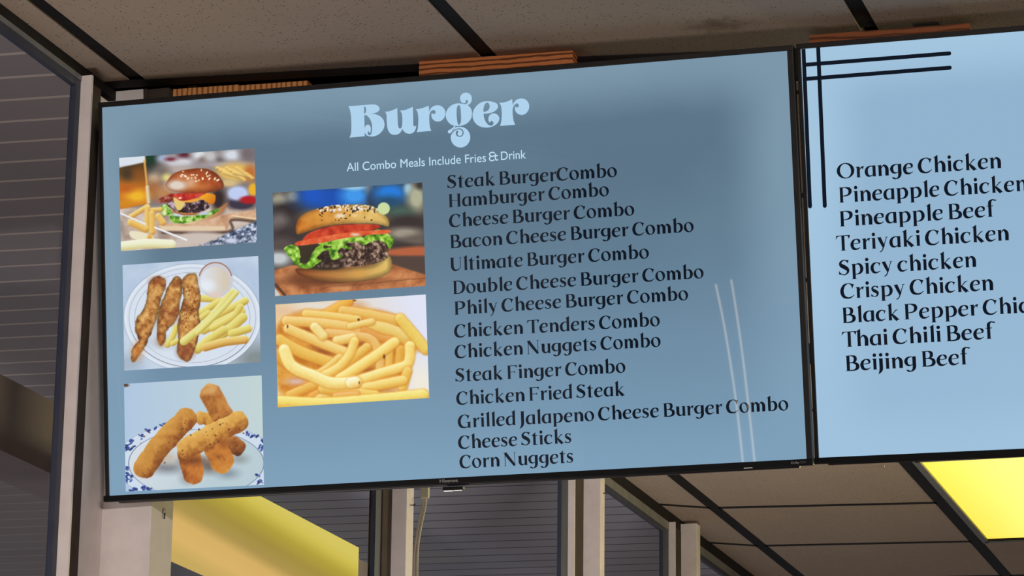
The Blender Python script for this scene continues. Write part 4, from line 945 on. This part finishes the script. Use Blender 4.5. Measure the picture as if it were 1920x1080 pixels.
# picture: heap of fries
P = Painter([(75, 140), (1343, 55), (1372, 928), (95, 1008)], [(516.7, 571.1), (798.4, 552.2), (804.9, 746.2), (521.1, 764)], 292, 206)
P.img[:] = grad(P, (240, 206, 150), (226, 230, 248), 150, 500, 1250, 200) / 255.
P.blob(150, 190, 140, 60, (232, 196, 158), .8); P.blob(420, 150, 200, 40, (232, 222, 210), .7); P.blob(760, 150, 90, 40, (216, 176, 140), .7); P.blob(1300, 800, 120, 180, (242, 236, 222), .7); P.blob(720, 105, 40, 10, (90, 50, 20), .4)
P.poly([(70, 400), (150, 260), (330, 190), (500, 190), (760, 160), (1130, 250), (1340, 500), (1230, 560), (1200, 760), (1100, 860), (900, 900), (500, 950), (180, 930), (80, 760)], tex(P, (190, 104, 24), (224, 154, 58), (240, 190, 100), 120, 2), 26)
for b in [(350, 350, 120, 30, (166, 84, 26)), (470, 540, 110, 60, (158, 84, 34)), (300, 610, 110, 50, (192, 112, 26)), (880, 700, 90, 36, (168, 90, 34)), (560, 410, 60, 30, (156, 84, 30)), (690, 490, 60, 40, (142, 76, 34)), (250, 790, 90, 30, (222, 190, 180)), (1030, 880, 80, 30, (206, 150, 96)), (920, 400, 110, 50, (214, 136, 40)), (820, 480, 60, 40, (150, 78, 36))]:
    P.blob(*b[:4], b[4], .7, .9)
FR = [([(480, 240), (640, 150), (690, 115)], 42, (236, 178, 66)), ([(650, 195), (860, 225), (1100, 275)], 42, (236, 192, 96)), ([(335, 218), (560, 240), (770, 268)], 34, (240, 204, 108)),
      ([(880, 330), (1010, 350), (1180, 420)], 54, (236, 204, 110)), ([(1130, 260), (1240, 390), (1345, 520)], 42, (238, 206, 98)), ([(170, 278), (450, 295), (690, 330), (800, 390)], 40, (240, 202, 112)), ([(710, 325), (890, 285)], 28, (240, 210, 120)),
      ([(830, 360), (960, 420), (1060, 440)], 30, (226, 160, 74)), ([(520, 380), (760, 405), (890, 440), (955, 560), (962, 690)], 36, (236, 190, 106)), ([(600, 445), (730, 420)], 38, (244, 214, 128)),
      ([(185, 345), (430, 450), (670, 545)], 40, (242, 208, 118)), ([(410, 330), (480, 405)], 38, (244, 222, 142)), ([(110, 440), (300, 545), (540, 630)], 46, (236, 190, 84)), ([(90, 560), (200, 660), (420, 760)], 40, (230, 170, 60)),
      ([(1040, 530), (1035, 660)], 30, (236, 190, 86)), ([(1130, 520), (1120, 650)], 34, (232, 176, 70)), ([(850, 500), (700, 620), (540, 740)], 36, (238, 196, 92)), ([(620, 580), (500, 680), (430, 720)], 26, (240, 206, 110)),
      ([(745, 450), (705, 560), (610, 670), (480, 740)], 36, (246, 214, 116)), ([(1080, 460), (900, 590), (620, 770)], 42, (248, 220, 122)), ([(1210, 490), (1205, 610), (1160, 660), (980, 715), (800, 775)], 40, (248, 222, 128)),
      ([(1190, 700), (1150, 840)], 36, (240, 200, 96)), ([(1150, 780), (1000, 810), (830, 845)], 40, (244, 212, 112)), ([(200, 905), (330, 850), (440, 805)], 38, (236, 184, 82)), ([(380, 915), (500, 855)], 30, (234, 170, 70)), ([(440, 940), (570, 870)], 34, (240, 206, 112)),
      ([(480, 850), (720, 880), (920, 905)], 40, (240, 200, 96)), ([(590, 915), (760, 900)], 30, (236, 180, 90)), ([(150, 525), (215, 660), (400, 745), (560, 805), (760, 795)], 48, (250, 230, 146)),
      ([(100, 960), (500, 975), (900, 945), (1320, 905)], 48, (244, 220, 112)), ([(720, 800), (750, 795)], 46, (252, 238, 172))]
for pts, r, c in FR:
    P.stroke(pts, r + 5, np.array(c) * [.90, .74, .50], soft=13, lo=np.array(c) * [.84, .62, .38])
    P.stroke(pts, r, c, np.minimum(np.array(c) * [1.05, 1.11, 1.42], 255), np.array(c) * [.93, .78, .52], 6, 3, tex=.35)
P.blob(780, 268, 12, 12, (110, 60, 30), .5); P.blob(178, 325, 8, 16, (120, 66, 30), .5); P.blob(785, 800, 7, 14, (150, 90, 40), .5); P.blob(995, 580, 10, 20, (120, 60, 30), .5)
P.make('picture of a heap of golden fries')

# ------------------------------------------------------------------ timber above the screens
def timber(name, pts, y, thick, mat, label, drop=.035, slope=.055):
    """front face from its two visible top corners on a plane across the room; bottom hidden behind the screen"""
    n = np.array([-slope, 1.0, 0]); n /= np.linalg.norm(n)
    o = np.array([XW, y, 0])
    a, b = (on_plane(p, o, n) for p in pts)
    c, d = b - [0, 0, drop], a - [0, 0, drop]
    ob = MB().prism([a, b, c, d], n * thick).build(name, mat)
    return tag(ob, label, 'timber', 'timber packing above the menu screens')
timber('mounting_board', [(318, 169), (1182, 104)], 4.985, .02, M['wood_dark'], 'long dark red-brown board behind the pine blocks above the burger screen', .05, .063)
timber('wood_block', [(325, 162.5), (447, 155.5)], 4.935, .03, M['wood_end'], 'short pine block with upright grain at the far left above the burger screen', .04)
timber('wood_block', [(449, 157), (577, 150.5)], 4.94, .03, M['wood_end'], 'second short pine block from the left above the burger screen', .04)
timber('wood_block', [(786, 113.5), (1074, 95)], 4.885, .035, M['wood_long'], 'long orange pine block with level grain above the middle of the burger screen', .045)
timber('wood_block', [(1517, 66), (1818, 42.5)], 4.87, .035, M['wood_brown'], 'long brown pine block above the pale blue menu screen', .05)

# ------------------------------------------------------------------ ceiling light at the right, yellow reflection in the glass built as a glowing box
def yellow_mat(name, c_hot, c_cool, axis, freq, strength, cx, half):
    m = bpy.data.materials.new(name); m.use_nodes = True; nt = m.node_tree; L = nt.links.new
    b = nt.nodes['Principled BSDF']; b.inputs['Base Color'].default_value = rgb(240, 220, 90); b.inputs['Roughness'].default_value = .35
    tc = N(nt, 'ShaderNodeTexCoord'); sp = N(nt, 'ShaderNodeSeparateXYZ'); L(tc.outputs['Object'], sp.inputs[0])
    # tubes behind the lens: brighter above each tube
    sb = N(nt, 'ShaderNodeMath', operation='SUBTRACT'); L(sp.outputs[axis], sb.inputs[0]); sb.inputs[1].default_value = cx
    ab = N(nt, 'ShaderNodeMath', operation='ABSOLUTE'); L(sb.outputs[0], ab.inputs[0])
    mr = N(nt, 'ShaderNodeMapRange', interpolation_type='SMOOTHSTEP'); L(ab.outputs[0], mr.inputs[0]); mr.inputs[1].default_value = 0; mr.inputs[2].default_value = half
    wv = N(nt, 'ShaderNodeMath', operation='SINE'); ml = N(nt, 'ShaderNodeMath', operation='MULTIPLY'); L(sp.outputs[axis], ml.inputs[0]); ml.inputs[1].default_value = freq; L(ml.outputs[0], wv.inputs[0])
    ma = N(nt, 'ShaderNodeMath', operation='MULTIPLY_ADD', use_clamp=True); L(wv.outputs[0], ma.inputs[0]); ma.inputs[1].default_value = .05; L(mr.outputs[0], ma.inputs[2])
    mx = N(nt, 'ShaderNodeMixRGB'); L(ma.outputs[0], mx.inputs[0]); mx.inputs[1].default_value = c_hot; mx.inputs[2].default_value = c_cool
    L(mx.outputs[0], b.inputs['Emission Color']); b.inputs['Emission Strength'].default_value = strength
    return m
lx0, lx1 = -1.460, -.86
ly0, ly1 = 8.40, 9.640
lt_root = empty('ceiling_light', Matrix.Translation(((lx0 + lx1) / 2, (ly0 + ly1) / 2, CZ)))
hx, hy = (lx1 - lx0) / 2, (ly1 - ly0) / 2
MB().box(-hx - .008, -hx + .012, -hy, hy, -.003, .03).box(hx - .012, hx + .008, -hy, hy, -.003, .03).box(-hx, hx, -hy - .004, -hy + .014, -.003, .03).box(-hx, hx, hy - .014, hy + .004, -.003, .03).build('frame', M['alu_grey'], lt_root)
MB().box(-hx + .010, hx - .010, -hy + .012, hy - .012, .004, .012).build('diffuser', yellow_mat('yellow_lens', rgb(255, 250, 130), rgb(246, 222, 70), 0, 520, 1.0, -.02, .30), lt_root)
tag(lt_root, 'bright yellow ceiling light panel at the lower right, beside a black grid bar', 'ceiling light')

# glowing box beyond the second pane stands in for a lamp's reflection
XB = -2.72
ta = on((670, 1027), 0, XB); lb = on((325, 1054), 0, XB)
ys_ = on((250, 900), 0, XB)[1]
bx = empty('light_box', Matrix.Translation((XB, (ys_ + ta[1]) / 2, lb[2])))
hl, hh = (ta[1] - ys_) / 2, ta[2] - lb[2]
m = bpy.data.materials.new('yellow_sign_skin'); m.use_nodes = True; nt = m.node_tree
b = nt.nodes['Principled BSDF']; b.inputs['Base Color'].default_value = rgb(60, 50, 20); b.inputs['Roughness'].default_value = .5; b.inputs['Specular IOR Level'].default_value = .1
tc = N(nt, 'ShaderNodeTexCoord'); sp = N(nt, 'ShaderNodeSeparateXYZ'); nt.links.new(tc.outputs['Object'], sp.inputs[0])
# painted reflection of the lamp: yellow high, amber low, dimmer between and towards the near end
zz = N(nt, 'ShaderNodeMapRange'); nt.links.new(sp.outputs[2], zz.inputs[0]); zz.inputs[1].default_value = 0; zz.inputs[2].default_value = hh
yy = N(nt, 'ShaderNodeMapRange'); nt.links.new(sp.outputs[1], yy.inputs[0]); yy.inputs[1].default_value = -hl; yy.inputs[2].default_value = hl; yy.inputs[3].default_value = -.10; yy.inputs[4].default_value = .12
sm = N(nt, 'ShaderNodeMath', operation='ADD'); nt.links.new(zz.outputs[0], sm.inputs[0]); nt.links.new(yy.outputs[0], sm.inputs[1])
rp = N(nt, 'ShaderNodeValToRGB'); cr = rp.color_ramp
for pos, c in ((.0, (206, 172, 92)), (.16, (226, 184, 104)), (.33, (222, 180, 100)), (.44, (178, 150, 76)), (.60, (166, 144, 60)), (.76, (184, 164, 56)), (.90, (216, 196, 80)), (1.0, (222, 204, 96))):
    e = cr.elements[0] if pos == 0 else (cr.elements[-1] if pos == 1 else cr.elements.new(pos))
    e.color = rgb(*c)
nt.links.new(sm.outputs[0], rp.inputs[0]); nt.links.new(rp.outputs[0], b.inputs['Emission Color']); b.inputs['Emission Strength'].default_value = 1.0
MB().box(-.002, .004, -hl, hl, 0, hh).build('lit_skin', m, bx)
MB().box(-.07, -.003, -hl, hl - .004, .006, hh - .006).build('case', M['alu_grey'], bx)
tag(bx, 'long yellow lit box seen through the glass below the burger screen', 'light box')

# ------------------------------------------------------------------ cable, clamp, screws, hook under the burger screen
yc = 6.1
cb = empty('cable', Matrix.Translation(Vector(on((785, 1000), 1, yc))))
o0 = np.array(cb.matrix_world.translation)
for off, nm in ((0, 'strand'), (7, 'strand')):
    pts = [on(p, 1, yc) - o0 for p in [(798 - off * .2 + off * .35, 915), (794 + off * .5, 945), (786 + off * .62, 980), (779.5 + off * .6, 1020), (776.5 + off * .75, 1060), (777 + off * .75, 1110), (780 + off * .75, 1200)]]
    MB().tube([tuple(p) for p in catmull(pts, 6)], 0.003, 8).build(nm, M['cable'], cb)
c_ = on((797, 931), 1, yc - .004) - o0
MB().box(c_[0] - .0085, c_[0] + .0085, c_[1] - .006, c_[1] + .006, c_[2] - .004, c_[2] + .030, .002).build('clamp', M['cable'], cb)
tag(cb, 'pale twin cable hanging from the burger screen in front of the third pane', 'cable')

def screw(p, y, ln, label):
    c = on(p, 1, y)
    r = empty('screw', Matrix.Translation(Vector(c)))
    MB().tube([(-.004, 0, 0), (ln, 0, 0)], .0014, 8).build('shank', M['steel'], r)
    MB().tube([(ln, 0, 0), (ln + .003, 0, 0)], .0032, 10).build('head', M['steel'], r)
    tag(r, label, 'screw', 'screws in the wall posts')
screw((769, 947.5), 6.49, .010, 'dark screw sticking out of the post left of the cable')
screw((1129, 925), 8.03, .012, 'dark screw sticking out of the post right of the third pane')
c = on((309, 958), 1, PY + p1d * .55)
hk = empty('hook', Matrix.Translation(Vector(c)))
MB().tube([(-.012, 0, .012), (0, 0, .002), (.0, 0, -.004)], .0016, 8).build('wire', M['clear'], hk)
MB().tube([(0, 0, -.004), (0, 0, -.014)], .0014, 8).build('shank', M['steel'], hk)
tag(hk, 'small wire hook on the side of the first post under the burger screen', 'hook')

# ------------------------------------------------------------------ beyond the first pane: beam and slatted blind
bz = 3.0
A0, A1 = on((0, 842), 2, bz), on((110, 896), 2, bz)
xb2 = (A0[0] + A1[0]) / 2
beam = MB().box(xb2 - .14, xb2, 4.6, 14.0, bz, bz + .16).build('porch_beam', noisy('grey_brown_beam', rgb(150, 134, 126), rgb(164, 146, 136), 6, .7))
tag(beam, 'grey-brown porch beam seen through the left pane', 'beam')

# ------------------------------------------------------------------ two unseen glowing rods, added in place of sunlit window edges mirrored in the burger screen
tm = bpy.data.materials.new('warm_white_tube'); tm.use_nodes = True
tb = tm.node_tree.nodes['Principled BSDF']; tb.inputs['Emission Color'].default_value = (1.0, .80, .56, 1); tb.inputs['Emission Strength'].default_value = 5.0
def mirrored(p, L):
    r = ray(*p); P = on_plane(p, TV1.t, TV1.n); return P + (r - 2 * (r @ TV1.n) * TV1.n) * L
for pts, lab in (([(1342, 533), (1357, 606), (1371, 690), (1381, 760), (1389, 830), (1394, 880), (1400, 950)], 'left of two thin warm light tubes mirrored in the burger screen'),
                 ([(1371, 524), (1383, 600), (1394, 680), (1401, 740), (1409, 810), (1415, 870), (1421, 950)], 'right of two thin warm light tubes mirrored in the burger screen')):
    P3 = [mirrored(p, 4.2) for p in catmull(pts, 5)]
    root = empty('light_tube', Matrix.Translation(Vector(P3[-1])))
    MB().tube([tuple(p - P3[-1]) for p in P3], .0032, 8).build('tube', tm, root)
    back = on_plane(pts[3], TV1.t, TV1.n) - P3[15]; back /= np.linalg.norm(back)
    sd = np.cross(back, [0, 0, 1.0]); sd /= np.linalg.norm(sd)
    if sd[0] < 0: sd = -sd
    Q = [p - P3[-1] + sd * .009 for p in P3]
    Q = [Q[0] + (Q[0] - Q[1]) * 3] + Q + [Q[-1] + (Q[-1] - Q[-2]) * 3]
    mb = MB()
    for p, q in zip(Q, Q[1:]): mb.prism([p, q, q + back * .26, p + back * .26], sd * .003)
    mb.build('shade', M['steel'], root)  # unseen plates added to keep the streaks off the other screen
    tag(root, lab, 'light tube', 'light tubes mirrored in the burger screen')
